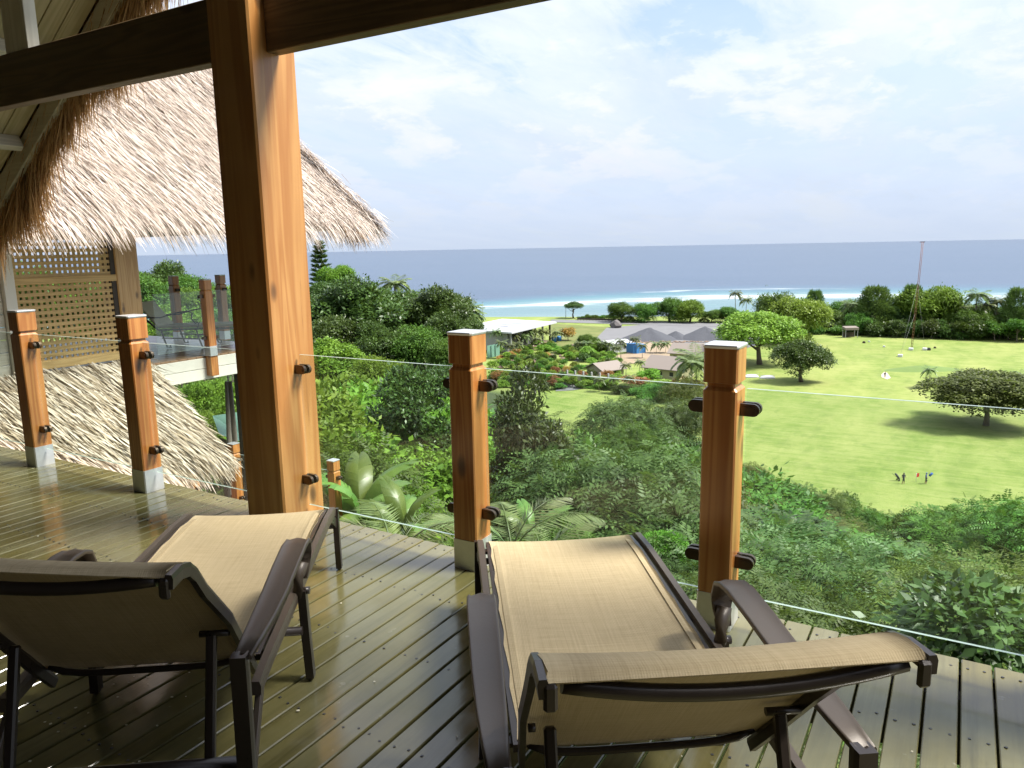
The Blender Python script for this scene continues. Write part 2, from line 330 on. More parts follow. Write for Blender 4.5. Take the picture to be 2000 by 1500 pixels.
bare = t.ramp(t.noise(t.mapping(pos, scale=(0.5, 1.0, 1)), 0.035, 4, 0.6), [(0.68, 0.0), (0.74, 1.0)])
c = t.mix(t.math('MULTIPLY', bare, 0.5), c, (0.24, 0.20, 0.10))
under = t.mix(t.noise(pos, 0.7, 6, 0.7), (0.020, 0.030, 0.012), (0.055, 0.075, 0.026))
hz = t.math('ADD', t.math('MULTIPLY', sep.outputs[2], 0.5), 17.4)     # 0 at z=-34.8
c = t.mix(t.math('MULTIPLY', hz, 1.0, clamp=True), c, under)
pbsdf(t, out, c, 0.85, 0.2, 0.0, bump(t, t.noise(pos, 2.0, 5, 0.7), 0.5, 0.15)); M['land'] = m
m, t, out = mat('rough_grass'); pos = geo(t).outputs['Position']
c = t.mix(t.ramp(t.noise(pos, 0.12, 6, 0.65), [(0.3, 0), (0.7, 1)]), (0.075, 0.105, 0.025), (0.15, 0.155, 0.055))
pbsdf(t, out, c, 0.9, 0.2); M['rough'] = m

# sea: colour by depth zone stored on the sheet, foam broken up by noise
m, t, out = mat('sea_water'); pos = geo(t).outputs['Position']
att = t.new('ShaderNodeAttribute', _attribute_name='zone'); zone = att.outputs['Fac']
base = t.ramp(zone, [(0.0, (0.16, 0.22, 0.21)), (0.12, (0.095, 0.180, 0.185)), (0.26, (0.10, 0.19, 0.195)), (0.34, (0.045, 0.150, 0.175)), (0.42, (0.036, 0.090, 0.135)), (0.52, (0.036, 0.066, 0.108)), (1.0, (0.032, 0.056, 0.092))])
st = t.mapping(pos, rot=(0, 0, R(-28)), scale=(0.25, 1, 1))
sw = t.noise(st, 0.02, 7, 0.6, 0.3); sw2 = t.noise(st, 0.0032, 6, 0.65, 0.2)
base = t.mix(t.math('MULTIPLY', t.ramp(sw, [(0.35, 0), (0.7, 1)]), 0.35), base, (0.055, 0.085, 0.14))
base = t.mix(t.math('MULTIPLY', t.ramp(sw2, [(0.3, 0), (0.7, 1)]), 0.30), base, (0.075, 0.10, 0.155))
fzone = t.math('ADD', zone, t.math('MULTIPLY', t.math('SUBTRACT', t.noise(st, 0.05, 6, 0.65), 0.5), 0.09))
foam = t.ramp(fzone, [(0.0, 0.3), (0.03, 0.05), (0.10, 0.0), (0.205, 0.05), (0.235, 0.8), (0.262, 0.85), (0.285, 0.12), (0.34, 0.0)])
st3 = t.math('MULTIPLY', t.ramp(t.noise(st, 0.11, 6, 0.7), [(0.38, 0.1), (0.6, 1.0)]), t.ramp(t.noise(st, 0.018, 4), [(0.36, 0.25), (0.55, 1.0)]))
foam = t.math('MULTIPLY', foam, st3)
line2 = t.math('MULTIPLY', t.ramp(fzone, [(0.385, 0.0), (0.40, 0.55), (0.42, 0.0)]), t.ramp(t.noise(st, 0.014, 3), [(0.5, 0), (0.62, 1)]))
foam = t.math('MAXIMUM', foam, line2)
caps = t.math('MULTIPLY', t.ramp(t.noise(t.mapping(st, scale=(1, 2.2, 1)), 0.03, 8, 0.75), [(0.66, 0.0), (0.74, 0.35)]), t.ramp(zone, [(0.4, 0.0), (0.5, 1.0)]))
foam = t.math('MAXIMUM', foam, caps)
base = t.mix(foam, base, (0.62, 0.64, 0.64))
hb = t.math('ADD', t.noise(st, 0.06, 8, 0.7), t.math('MULTIPLY', t.noise(pos, 0.9, 4, 0.6), 0.12))
pbsdf(t, out, base, t.math('ADD', t.math('MULTIPLY', foam, 0.4), 0.36), 0.4, 0.0, bump(t, hb, 0.8, 3.0)); M['sea'] = m

# ------------------------------------------------------------------ mesh helpers
def mesh_np(name, V, Fq, mats, midx=None, smooth=False):
    """V (n,3) floats; Fq list/array of faces of equal length, or list of arrays"""
    me = bpy.data.meshes.new(name)
    if isinstance(Fq, np.ndarray): Fq = [Fq]
    V = np.asarray(V, np.float32); me.vertices.add(len(V)); me.vertices.foreach_set('co', V.ravel())
    tot = sum(f.size for f in Fq); nf = sum(len(f) for f in Fq)
    me.loops.add(tot); me.polygons.add(nf)
    me.loops.foreach_set('vertex_index', np.concatenate([f.ravel() for f in Fq]).astype(np.int32))
    sizes = np.concatenate([np.full(len(f), f.shape[1]) for f in Fq]); starts = np.concatenate([[0], np.cumsum(sizes)[:-1]])
    me.polygons.foreach_set('loop_start', starts.astype(np.int32)); me.polygons.foreach_set('loop_total', sizes.astype(np.int32))
    if midx is not None: me.polygons.foreach_set('material_index', np.asarray(midx, np.int32))
    if smooth: me.polygons.foreach_set('use_smooth', np.ones(nf, bool))
    for mt in (mats if isinstance(mats, (list, tuple)) else [mats]): me.materials.append(mt)
    me.update(); me.validate(); return me
class MB:
    def __init__(s): s.bm = bmesh.new()
    def box(s, c, size, rot=None, bev=0.0, mi=0):
        mtx = Matrix.Translation(c) @ (rot.to_4x4() if rot is not None else Matrix()) @ Matrix.Diagonal((*size, 1))
        r_ = bmesh.ops.create_cube(s.bm, size=1, matrix=mtx)
        fs = list({f for v in r_['verts'] for f in v.link_faces})
        for f in fs: f.material_index = mi
        if bev > 0:
            es = list({e for v in r_['verts'] for e in v.link_edges})
            bmesh.ops.bevel(s.bm, geom=es, offset=bev, segments=1, affect='EDGES', clamp_overlap=True)
        return s
    def bar(s, a, b, wid, hei, bev=0.0, up=(0, 0, 1), mi=0):
        a, b = Vector(a), Vector(b); d = (b-a); L = d.length; x = d/L; u = Vector(up); y = u.cross(x).normalized(); z = x.cross(y)
        s.box((a+b)/2, (L, wid, hei), Matrix((x, y, z)).transposed(), bev, mi); return s
    def tube(s, pts, rad, n=8, cap=True, mi=0, flat=1.0, up=(0, 0, 1), smooth=True):
        pts = [Vector(p) for p in pts]; k = len(pts)
        rad = [rad]*k if isinstance(rad, (int, float)) else rad
        rings = []
        for i, p in enumerate(pts):
            d = (pts[min(i+1, k-1)]-pts[max(i-1, 0)]).normalized(); u = Vector(up)
            if abs(d.dot(u)) > 0.98: u = Vector((1, 0, 0))
            sx_ = d.cross(u).normalized(); uy = sx_.cross(d)
            rings.append([s.bm.verts.new(p+(sx_*math.cos(a)+uy*math.sin(a)*flat)*rad[i]) for a in [2*math.pi*j/n for j in range(n)]])
        for i in range(k-1):
            for j in range(n):
                f = s.bm.faces.new((rings[i][j], rings[i][(j+1) % n], rings[i+1][(j+1) % n], rings[i+1][j])); f.smooth = smooth; f.material_index = mi
        if cap:
            f = s.bm.faces.new(rings[0][::-1]); f.material_index = mi; f = s.bm.faces.new(rings[-1]); f.material_index = mi
        return s
    def sweep(s, pts, prof, up=(0, 0, 1), mi=0, smooth=False):
        """profile points (side, up) swept along the path; prof may be one list or one per point"""
        pts = [Vector(p) for p in pts]; k = len(pts); rings = []
        for i, p in enumerate(pts):
            d = (pts[min(i+1, k-1)]-pts[max(i-1, 0)]).normalized(); u = Vector(up)
            sd = d.cross(u).normalized(); uu = sd.cross(d)
            pr = prof[i] if isinstance(prof[0][0], (list, tuple)) else prof
            rings.append([s.bm.verts.new(p+sd*a+uu*b) for a, b in pr])
        n = len(rings[0])
        for i in range(k-1):
            for j in range(n):
                f = s.bm.faces.new((rings[i][j], rings[i][(j+1) % n], rings[i+1][(j+1) % n], rings[i+1][j])); f.smooth = smooth; f.material_index = mi
        s.bm.faces.new(rings[0][::-1]).material_index = mi; s.bm.faces.new(rings[-1]).material_index = mi
        return s
    def loft(s, levels, ch=0.008, c=(0, 0), mi=0):
        """square shaft with chamfered corners; levels (z, halfwidth)"""
        rings = []
        for z, h in levels:
            q = [(h-ch, -h), (h, -h+ch), (h, h-ch), (h-ch, h), (-h+ch, h), (-h, h-ch), (-h, -h+ch), (-h+ch, -h)]
            rings.append([s.bm.verts.new((c[0]+x, c[1]+y, z)) for x, y in q])
        for i in range(len(rings)-1):
            for j in range(8): s.bm.faces.new((rings[i][j], rings[i][(j+1) % 8], rings[i+1][(j+1) % 8], rings[i+1][j])).material_index = mi
        s.bm.faces.new(rings[0][::-1]).material_index = mi; s.bm.faces.new(rings[-1]).material_index = mi; return s
    def poly(s, pts, mi=0):
        f = s.bm.faces.new([s.bm.verts.new(p) for p in pts]); f.material_index = mi; return s
    def prism(s, pts, h, mi=0):
        lo = [s.bm.verts.new(p) for p in pts]; hi = [s.bm.verts.new((p[0], p[1], p[2]+h)) for p in pts]; n = len(pts)
        s.bm.faces.new(hi).material_index = mi; s.bm.faces.new(lo[::-1]).material_index = mi
        for j in range(n): s.bm.faces.new((lo[j], lo[(j+1) % n], hi[(j+1) % n], hi[j])).material_index = mi
        return s
    def mesh(s, name, mats):
        bmesh.ops.recalc_face_normals(s.bm, faces=s.bm.faces)
        me = bpy.data.meshes.new(name); s.bm.to_mesh(me); s.bm.free()
        for mt in (mats if isinstance(mats, (list, tuple)) else [mats]): me.materials.append(mt)
        return me
def obj(name, me, parent=None, loc=(0, 0, 0), rot=(0, 0, 0), scale=(1, 1, 1), label=None, cat=None, group=None, kind=None):
    o = bpy.data.objects.new(name, me); COL.objects.link(o); o.location = loc; o.rotation_euler = rot; o.scale = scale
    if parent is not None: o.parent = parent
    for k, v_ in (('label', label), ('category', cat), ('group', group), ('kind', kind)):
        if v_: o[k] = v_
    return o
def thing(name, label, cat, loc=(0, 0, 0), rotz=0.0, group=None):
    return obj(name, None, None, loc, (0, 0, rotz), label=label, cat=cat, group=group)
def smooth(me):
    me.polygons.foreach_set('use_smooth', np.ones(len(me.polygons), bool)); return me

# ------------------------------------------------------------------ terrain
PROF = {  # ground height by distance, per bearing from the view axis (degrees)
 -40: ([0, 6, 14, 30, 80, 160, 260, 330], [-3.6, -4.6, -5.6, -7.5, -11, -16, -30, -35]),
 -20: ([0, 6, 12, 30, 80, 160, 230, 290], [-3.6, -4.6, -5.8, -8, -12, -16, -27, -35]),
 -8: ([0, 6, 20, 40, 80, 120, 160, 200, 250], [-3.6, -5, -8.5, -11.5, -14.5, -16, -20, -28, -35]),
 -2: ([0, 6, 20, 40, 80, 120, 160, 190, 210], [-3.6, -5, -10, -15, -21, -26, -31, -34, -35]),
 3: ([0, 5, 10, 20, 40, 70, 100, 125, 140], [-3.6, -5, -7.5, -11.5, -18.5, -26, -31.5, -34.6, -35]),
 9: ([0, 5, 10, 20, 40, 60, 80, 100, 110], [-3.6, -5, -8, -12.5, -20.5, -27.5, -32.5, -34.8, -35]),
 50: ([0, 5, 10, 20, 40, 60, 80, 93, 100], [-3.6, -5, -8, -12.5, -20.5, -27.5, -32.5, -34.8, -35])}
PK = sorted(PROF)
def ground(x, y):
    D = math.hypot(x, y); a = math.degrees(YAW - math.atan2(-x, y))
    a = (a+180) % 360-180
    if a > 90 or a < -90: return -3.6-0.02*D if D < 60 else -4.8
    a = max(PK[0], min(PK[-1], a))
    for i in range(len(PK)-1):
        if PK[i] <= a <= PK[i+1]: break
    f_ = (a-PK[i])/(PK[i+1]-PK[i]); f_ = f_*f_*(3-2*f_)
    z0 = float(np.interp(D, *PROF[PK[i]])); z1 = float(np.interp(D, *PROF[PK[i+1]]))
    z = z0+(z1-z0)*f_
    if z > -34.9: z += 0.5*math.sin(x*0.19+1)*math.sin(y*0.23)*min(1, (z+34.9)/4)*min(1, D/25)
    return min(z, -3.4)
GZ = -35.0; SEAZ = -38.5
# shore and reef distance by bearing (bearing of photo column)
def bear(px): return math.degrees(math.atan((px-1000)/1480))
SH = ([bear(-200), bear(600), bear(930), bear(1200), bear(1500), bear(2100)], [440, 432, 424, 412, 425, 450])
RF = ([bear(-200), bear(600), bear(930), bear(1150), bear(1400), bear(1650), bear(2100)], [505, 512, 522, 560, 606, 626, 650])
angs = np.linspace(-75, 75, 151); Ds = [1, 3, 5, 7, 10, 13, 17, 22, 28, 35, 43, 52, 62, 73, 85, 92, 98, 105, 112, 120, 130, 140, 150, 160, 175, 190, 205, 220, 235, 250, 265, 280, 300, 320, 340, 360, 380, 396]
def dirxy(a, D): th = YAW-R(a); return -math.sin(th)*D, math.cos(th)*D
V = []
for a in angs:
    sh = float(np.interp(a, *SH))
    for D in Ds: x, y = dirxy(a, D); V.append((x, y, ground(x, y)))
    for dd, z in ((-18, -35.0), (-8, -35.4), (0, -37.0), (9, -38.7), (60, -40)): x, y = dirxy(a, sh+dd if dd > -18 or sh-18 > 397 else 398); V.append((x, y, z))
nr = len(Ds)+5; na = len(angs)
Fq = np.array([(i*nr+j, (i+1)*nr+j, (i+1)*nr+j+1, i*nr+j+1) for i in range(na-1) for j in range(nr-1)])
me = mesh_np('ground', V, Fq, M['land'], smooth=True)
obj('ground', me, kind='structure')
# ground behind and beside the house
mb = MB(); mb.poly([(-120, -120, -4.9), (160, -120, -4.9), (160, 40, -4.95), (3, 2, -4.9), (-90, 20, -4.95)])
obj('hill_behind', mb.mesh('hill_behind', M['land']), kind='structure')
# sea
Dz = np.concatenate([np.linspace(0, 1, 26), [1.08, 1.16, 1.25, 1.36, 1.5, 1.7, 2.0]]); far = [1800, 2500, 4000, 7000, 12000, 24000, 60000]
V = []; Z = []
for a in np.linspace(-80, 80, 161):
    sh = float(np.interp(a, *SH))-6; rf = float(np.interp(a, *RF))
    for q in Dz: x, y = dirxy(a, sh+(rf-sh)*q); V.append((x, y, SEAZ)); Z.append(min(0.56, 0.25*q if q < 1.16 else 0.29+(q-1.16)*0.30))
    for D in far: x, y = dirxy(a, D); V.append((x, y, SEAZ)); Z.append(0.6+0.4*min(1, D/12000))
nr = len(Dz)+len(far)
Fq = np.array([(i*nr+j, (i+1)*nr+j, (i+1)*nr+j+1, i*nr+j+1) for i in range(160) for j in range(nr-1)])
me = mesh_np('sea', V, Fq, M['sea']); at_ = me.attributes.new('zone', 'FLOAT', 'POINT'); at_.data.foreach_set('value', np.array(Z, np.float32))
obj('sea', me, kind='structure')

def sheet(name, pxs, z, m_):
    mb = MB(); mb.poly([tuple(at_z(px, py, z)) for px, py in pxs]); return obj(name, mb.mesh(name, m_), kind='structure')
sheet('rough_field', [(1075, 632), (1210, 640), (1205, 668), (1195, 690), (1075, 690)], GZ+0.05, M['rough'])
sheet('gravel_yard', [(1185, 640), (1255, 634), (1490, 638), (1500, 668), (1420, 690), (1190, 676), (1160, 690), (1140, 705), (1120, 705)], GZ+0.10, M['yard'])
sheet('road', [(1076, 624), (1250, 627), (1480, 634), (1480, 640), (1250, 634), (1076, 629)], GZ+0.15, M['yard'])
sheet('sandy_yard', [(1225, 668), (1420, 672), (1380, 700), (1280, 700), (1190, 720), (1170, 700), (1225, 690)], GZ+0.15, M['sandy'])
sheet('garden_path', [(1090, 748), (1180, 740), (1180, 752), (1120, 762), (1085, 764)], GZ+0.08, M['yard'])
sheet('sand_bunker', [(1721, 732), (1727, 726), (1733, 728), (1740, 738), (1733, 741), (1722, 737)], GZ+0.06, M['sand'])

# ------------------------------------------------------------------ foliage builders (all normalised: crown radius about 1)
def kites(P, N, T, L, W, fold=0.0):
    """leaf kites: base P, along T, face normal N"""
    n = len(P); T = T/np.linalg.norm(T, axis=1, keepdims=True); S = np.cross(N, T); S /= (np.linalg.norm(S, axis=1, keepdims=True)+1e-9)
    Nn = np.cross(T, S); L = np.asarray(L).reshape(-1, 1)*np.ones((n, 1)); W = np.asarray(W).reshape(-1, 1)*np.ones((n, 1))
    a = P; b = P+T*L*0.42+S*W*0.5-Nn*W*fold; c = P+T*L; d = P+T*L*0.42-S*W*0.5-Nn*W*fold
    V = np.stack([a, b, c, d], 1).reshape(-1, 3); Fq = np.arange(4*n).reshape(n, 4); return V, Fq
def rdir(n, rng): v_ = rng.normal(size=(n, 3)); return v_/np.linalg.norm(v_, axis=1, keepdims=True)
def crown(name, mt, nblob=16, n=16000, leaf=0.06, ratio=0.45, seed=1, flat=0.75, dome=True, spray=False, shell=0.5, bs=(0.28, 0.45), droop=0.3, top=1.0):
    rng = np.random.default_rng(seed); C = []
    for i in range(nblob):
        for _ in range(50):
            d = rdir(1, rng)[0]; d[2] = abs(d[2])*1.0 if dome and rng.random() < 0.8 else d[2]
            rr_ = rng.uniform(0.35, 0.72); c_ = d*rr_*np.array([1, 1, flat*top])
            if all(np.linalg.norm(c_-q[0]) > 0.20 for q in C): break
        C.append((c_, rng.uniform(*bs)))
    cen = np.array([q[0] for q in C]); rad = np.array([q[1] for q in C])
    wts = rad**2/np.sum(rad**2); k = n//10 if spray else n
    bi = rng.choice(nblob, k, p=wts); d = rdir(k, rng); d[:, 2] = np.where(rng.random(k) < 0.72, np.abs(d[:, 2]), d[:, 2])
    rr_ = rad[bi]*(1-shell*rng.random(k)**1.8)*(1+0.18*np.sin(7*d[:, 0]+bi)*np.cos(6*d[:, 1]+2*bi))
    rr_ = np.where(rng.random(k) < 0.05, rr_*rng.uniform(1.1, 1.4, k), rr_)
    P = cen[bi]+d*rr_[:, None]*np.array([1, 1, 0.85])
    T = d*0.8+rdir(k, rng)*0.75+np.array([0, 0, -droop]); N = d*0.6+rdir(k, rng)*0.55+np.array([0, 0, 0.8])
    if not spray:
        L = leaf*rng.uniform(0.6, 1.35, k); V_, F_ = kites(P, N, T, L, L*ratio*rng.uniform(0.8, 1.25, k), 0.12)
    else:
        T = T/np.linalg.norm(T, axis=1, keepdims=True); S = np.cross(N, T); S /= np.linalg.norm(S, axis=1, keepdims=True); Nn = np.cross(T, S)
        tl = leaf*3.2*rng.uniform(0.7, 1.3, k)[:, None]; Vs = []; Fs = []; off = 0
        for j in range(5):
            for sg in (-1, 1):
                u_ = (j+0.5)/5; p = P+T*tl*u_-np.array([0, 0, 1])*tl*0.35*u_*u_
                tt = T*0.55+S*sg+np.array([0, 0, -0.25]); L = leaf*(1.15-0.5*u_)*rng.uniform(0.8, 1.2, k)
                v_, f_ = kites(p, Nn, tt, L, L*ratio, 0.1); Vs.append(v_); Fs.append(f_+off); off += len(v_)
        V_ = np.concatenate(Vs); F_ = np.concatenate(Fs)
    rr_ = np.percentile(np.hypot(V_[:, 0], V_[:, 1]), 95); tz = np.percentile(V_[:, 2], 99.5); V_[:, :2] /= rr_; V_[:, 2] /= tz
    return mesh_np(name, V_, F_, mt)
def trunk_mesh(seed=0, fork=True, m_='trunk'):
    rng = random.Random(seed); mb = MB(); bend = rng.uniform(-0.06, 0.06)
    mb.tube([(0, 0, -0.06), (bend, 0.02, 0.3), (bend*0.5, bend, 0.62), (0, 0, 0.8)], [0.062, 0.045, 0.038, 0.026], 7)
    if fork:
        for i in range(6):
            a = i*1.05+rng.random(); z0 = 0.42+0.06*i
            e = (math.cos(a)*0.36, math.sin(a)*0.36, z0+0.30+0.05*rng.random())
            mb.tube([(bend*0.5, bend*0.5, z0), (e[0]*0.5, e[1]*0.5, z0+0.12), e], [0.028, 0.02, 0.010], 5)
    return smooth(mb.mesh('trunk', M[m_]))
TR = [trunk_mesh(i) for i in range(3)]
K = {}
K['dark'] = [crown('crown', M['leaf_dark'], 15, 26000, 0.062, 0.5, s, shell=0.4, bs=(0.26, 0.42)) for s in (11, 12)]
K['glossy'] = [crown('crown', M['leaf_dark'], 44, 42000, 0.075, 0.46, s, flat=2.3, shell=0.5, bs=(0.24, 0.40), dome=False) for s in (21, 22)]
K['mid'] = [crown('crown', M['leaf_mid'], 15, 28000, 0.055, 0.45, s, shell=0.4, bs=(0.24, 0.40)) for s in (31, 32)]
K['bright'] = [crown('crown', M['leaf_bright'], 15, 26000, 0.055, 0.5, s, shell=0.4, bs=(0.24, 0.40)) for s in (41, 42)]
K['creeper'] = [crown('crown', M['leaf_bright'], 30, 24000, 0.055, 0.75, s, shell=0.3, bs=(0.2, 0.34), flat=0.9) for s in (51,)]
K['feathery'] = [crown('crown', M['leaf_grey'], 15, 30000, 0.056, 0.36, s, shell=0.3, spray=True, droop=0.6) for s in (61, 62)]
K['pinnate'] = [crown('crown', M['leaf_mid'], 15, 28000, 0.056, 0.32, s, shell=0.4, spray=True, droop=0.4) for s in (71, 72)]
K['olive'] = [crown('crown', M['leaf_olive'], 15, 30000, 0.050, 0.3, s, shell=0.4, spray=True, droop=0.7) for s in (81, 82)]
K['spread'] = [crown('crown', M['leaf_dolive'], 30, 26000, 0.05, 0.55, 97, shell=0.4, bs=(0.2, 0.3), flat=0.7, droop=0.5)]
K['dome'] = [crown('crown', M['leaf_yellow'], 26, 22000, 0.055, 0.6, s, shell=0.22, bs=(0.26, 0.36), flat=0.8) for s in (91, 92)]
K['flat'] = [crown('crown', M['leaf_mid'], 22, 22000, 0.05, 0.4, 95, flat=0.28, shell=0.5, bs=(0.2, 0.3), spray=True, droop=0.1)]
K['shrub'] = [crown('crown', M[mm], 9, 3000, 0.13, 0.5, s, shell=0.4, bs=(0.3, 0.45)) for mm, s in (('leaf_mid', 101), ('leaf_bright', 102), ('leaf_yellow', 103), ('red_leaf', 104), ('leaf_dark', 105))]
def casuarina(seed):
    rng = np.random.default_rng(seed); n = 9000; z = rng.random(n)**1.1*1.9-0.75; th = rng.random(n)*6.283
    lob = 0.72+0.28*np.sin(3*th+4*z+seed)*np.sin(5*z+th*2); r_ = (0.28+0.95*np.sqrt(np.clip(1.2-z, 0, 2)/2))*lob*np.sqrt(rng.random(n)*0.75+0.25)
    P = np.stack([np.cos(th)*r_, np.sin(th)*r_, z], 1)
    T = np.stack([np.cos(th)*0.5, np.sin(th)*0.5, np.full(n, 0.4)], 1)+rdir(n, rng)*0.5
    V_, F_ = kites(P, rdir(n, rng), T, rng.uniform(0.12, 0.26, n), 0.028); return mesh_np('crown', V_, F_, M['leaf_grey'])
K['casuarina'] = [casuarina(3), casuarina(5)]
def norfolk():
    rng = np.random.default_rng(9); Vs = []; Fs = []; off = 0
    for i in range(24):
        z = i/23; rr_ = 1.75*(1-z)**0.8+0.12
        for j in range(6):
            a = j*6.283/6+i*0.62; k = 48; u_ = rng.random(k)**0.7; r1 = rr_*rng.uniform(0.8, 1.1)
            P = np.stack([np.cos(a)*r1*u_, np.sin(a)*r1*u_, 15.4*z+0.35*u_*u_], 1)+rng.normal(size=(k, 3))*0.07
            T = np.stack([np.full(k, np.cos(a)), np.full(k, np.sin(a)), np.full(k, 0.7)], 1)+rdir(k, rng)*0.6
            v_, f_ = kites(P, rdir(k, rng), T, 0.42, 0.13); Vs.append(v_); Fs.append(f_+off); off += len(v_)
    return mesh_np('crown', np.concatenate(Vs), np.concatenate(Fs), M['leaf_dark'])
K['norfolk'] = [norfolk()]
def frond_geo(L, droop, seed, wid=0.22, nl=22, up=0.35, leafw=0.045):
    """one palm frond along +x: rib and leaflets"""
    rng = np.random.default_rng(seed); u_ = np.linspace(0.12, 1, nl)
    def path(q): return np.stack([L*q*(1-0.12*q*q), 0*q, L*(up*q-droop*q*q)], 1)
    P = path(u_); T = path(np.minimum(u_+0.02, 1.02))-path(u_); T /= np.linalg.norm(T, axis=1, keepdims=True)
    Vs = []; Fs = []; off = 0
    for sg in (-1, 1):
        S = np.array([0, sg, 0]); ll = L*wid*np.sin(np.pi*np.clip(u_*0.86+0.1, 0, 1))*rng.uniform(0.85, 1.1, nl)+0.02*L
        tt = T*0.75+S+np.array([0, 0, -0.45])*rng.uniform(0.6, 1.3, nl)[:, None]
        v_, f_ = kites(P, np.tile([0.0, 0, 1], (nl, 1))+rdir(nl, rng)*0.2, tt, ll, leafw*L, 0.1); Vs.append(v_); Fs.append(f_+off); off += len(v_)
    q = np.linspace(0, 1, 7); C = path(q); wdt = 0.012*L*(1.2-q)
    A = C+np.stack([0*q, wdt, 0*q], 1); B = C-np.stack([0*q, wdt, 0*q], 1); D_ = C-np.stack([0*q, 0*q, wdt], 1)
    v_ = np.concatenate([A, B, D_]); n = 7; f_ = [(i, i+1, n+i+1, n+i) for i in range(n-1)]+[(i, 2*n+i, 2*n+i+1, i+1) for i in range(n-1)]+[(n+i, n+i+1, 2*n+i+1, 2*n+i) for i in range(n-1)]
    Vs.append(v_); Fs.append(np.array(f_)+off)
    return np.concatenate(Vs), np.concatenate(Fs)
def palm_crown(seed, nf=18, L=1.0):
    rng = random.Random(seed); Vs = []; Fs = []; off = 0
    for i in range(nf):
        a = i*2.4; e = 1-i/nf; v_, f_ = frond_geo(L*rng.uniform(0.85, 1.1), 0.35+0.75*(1-e), seed*50+i, wid=0.34, nl=20, up=0.1+0.75*e, leafw=0.085)
        c_, s_ = math.cos(a), math.sin(a); v_ = np.stack([v_[:, 0]*c_-v_[:, 1]*s_, v_[:, 0]*s_+v_[:, 1]*c_, v_[:, 2]], 1); Vs.append(v_); Fs.append(f_+off); off += len(v_)
    return mesh_np('crown', np.concatenate(Vs), np.concatenate(Fs), M['palmleaf'])
K['palm'] = [palm_crown(1), palm_crown(2), palm_crown(3)]
mb = MB(); mb.tube([(0, 0, -0.03), (0.01, 0, 0.3), (0.035, 0, 0.7), (0.03, 0, 1.0)], [0.028, 0.018, 0.014, 0.012], 7); PT = smooth(mb.mesh('trunk', M['palmtrunk']))

def tree(kind, x, y, ztop, wid, label, group=None, name='tree', var=None, hfrac=None, base=None, cat='tree'):
    """a tree standing on the ground at x, y; ztop its top, wid its crown width"""
    rng = random.Random(int(x*37+y*91)); g_ = ground(x, y) if base is None else base; h = max(ztop-g_, 0.5)
    if name == 'tree': name = {'casuarina': 'casuarina_tree', 'norfolk': 'norfolk_pine', 'palm': 'palm_tree', 'shrub': 'shrub'}.get(kind, 'tree')
    if kind == 'shrub': cat = 'shrub'
    if kind == 'palm': cat = 'palm'
    t_ = thing(name, label, cat, (x, y, g_), rng.random()*6.28, group)
    ms = K[kind]; cm = ms[var % len(ms)] if var is not None else rng.choice(ms)
    if kind == 'norfolk':
        obj('trunk', PT, t_, scale=(h*0.5, h*0.5, h*0.98)); q_ = h*0.93/16; obj('crown', cm, t_, (0, 0, h*0.06), scale=(wid/3.6, wid/3.6, q_)); return t_
    if kind == 'palm':
        tz = h-wid*0.30; obj('trunk', PT, t_, scale=(tz, tz, tz)); obj('crown', cm, t_, (0.03*tz, 0, tz), scale=(wid*0.62,)*3); return t_
    zext = 1.15 if kind == 'casuarina' else 1.0    # crown height above its centre
    rz = min(wid*0.42, h*0.62) if kind not in ('casuarina', 'glossy') else h*0.55/zext
    if hfrac: rz = h*hfrac*0.72
    cz = h-rz*zext
    if kind != 'shrub': obj('trunk', TR[rng.randrange(3)], t_, scale=(min(wid, h*1.1)*0.9, min(wid, h*1.1)*0.9, min(cz*1.1, h*0.72)))
    else: obj('stem', TR[rng.randrange(3)], t_, scale=(wid*0.5, wid*0.5, cz*1.1+0.1))
    obj('crown', cm, t_, (0, 0, cz), scale=(wid/2*1.06, wid/2*1.06, rz)); return t_
def tree_px(kind, px, ytop, D, wpx, label, group=None, **kw):
    p = at_d(px, ytop, D); k = math.hypot(*p[:2])/F/math.cos(math.atan(abs(px-1000)/F))
    return tree(kind, p.x, p.y, p.z, wpx*k, label, group, **kw)

# ------------------------------------------------------------------ our deck
DECK_Y1 = 3.0
deck = thing('deck', 'green-brown timber deck with glass railing under the thatched roof', 'deck', (0, 0, 0))
deck['kind'] = 'structure'; del deck['category']
PITCHX = 0.1012; plank_me = {}
mbp = MB(); mbp.box((0, 0, -0.0145), (0.0935, 6.2, 0.029), bev=0.0035); pm = mbp.mesh('plank', M['deck'])
for i in range(-82, 46):
    x = i*PITCHX+0.040
    o = obj('plank', pm, deck, (x, DECK_Y1-3.1+random.uniform(-0.004, 0.003), random.uniform(-0.0012, 0.0012)), (0, random.uniform(-0.006, 0.006), 0))
mb = MB()
for j in range(-7, 8):
    y = j*0.44-0.15
    if y > 2.96: continue
    for i in range(-82, 46):
        for dx in (-0.026, 0.026):
            if random.random() < 0.12: continue
            x = i*PITCHX+0.040+dx+random.uniform(-0.004, 0.004); yy = y+random.uniform(-0.012, 0.012)
            mb.box((x, yy, 0.0), (0.0075, 0.0075, 0.0042), Matrix.Rotation(random.random(), 3, 'Z'))
o = obj('screws', mb.mesh('screws', M['dark']), deck); o['kind'] = 'stuff'
mb = MB()
for y in (2.80, 1.6, 0.4, -0.8, -2.0): mb.box((-1.9, y, -0.155), (12.9, 0.06, 0.24))
mb.box((-1.9, 2.958, -0.16), (12.9, 0.03, 0.25))
obj('joist', mb.mesh('joist', M['darkwood']), deck)
mb = MB()
for x in (-7.4, -4.9, -2.4, 0.1, 2.6): mb.box((x, 2.55, -2.6), (0.18, 0.18, 4.6))
obj('pier', mb.mesh('pier', M['darkwood']), deck)

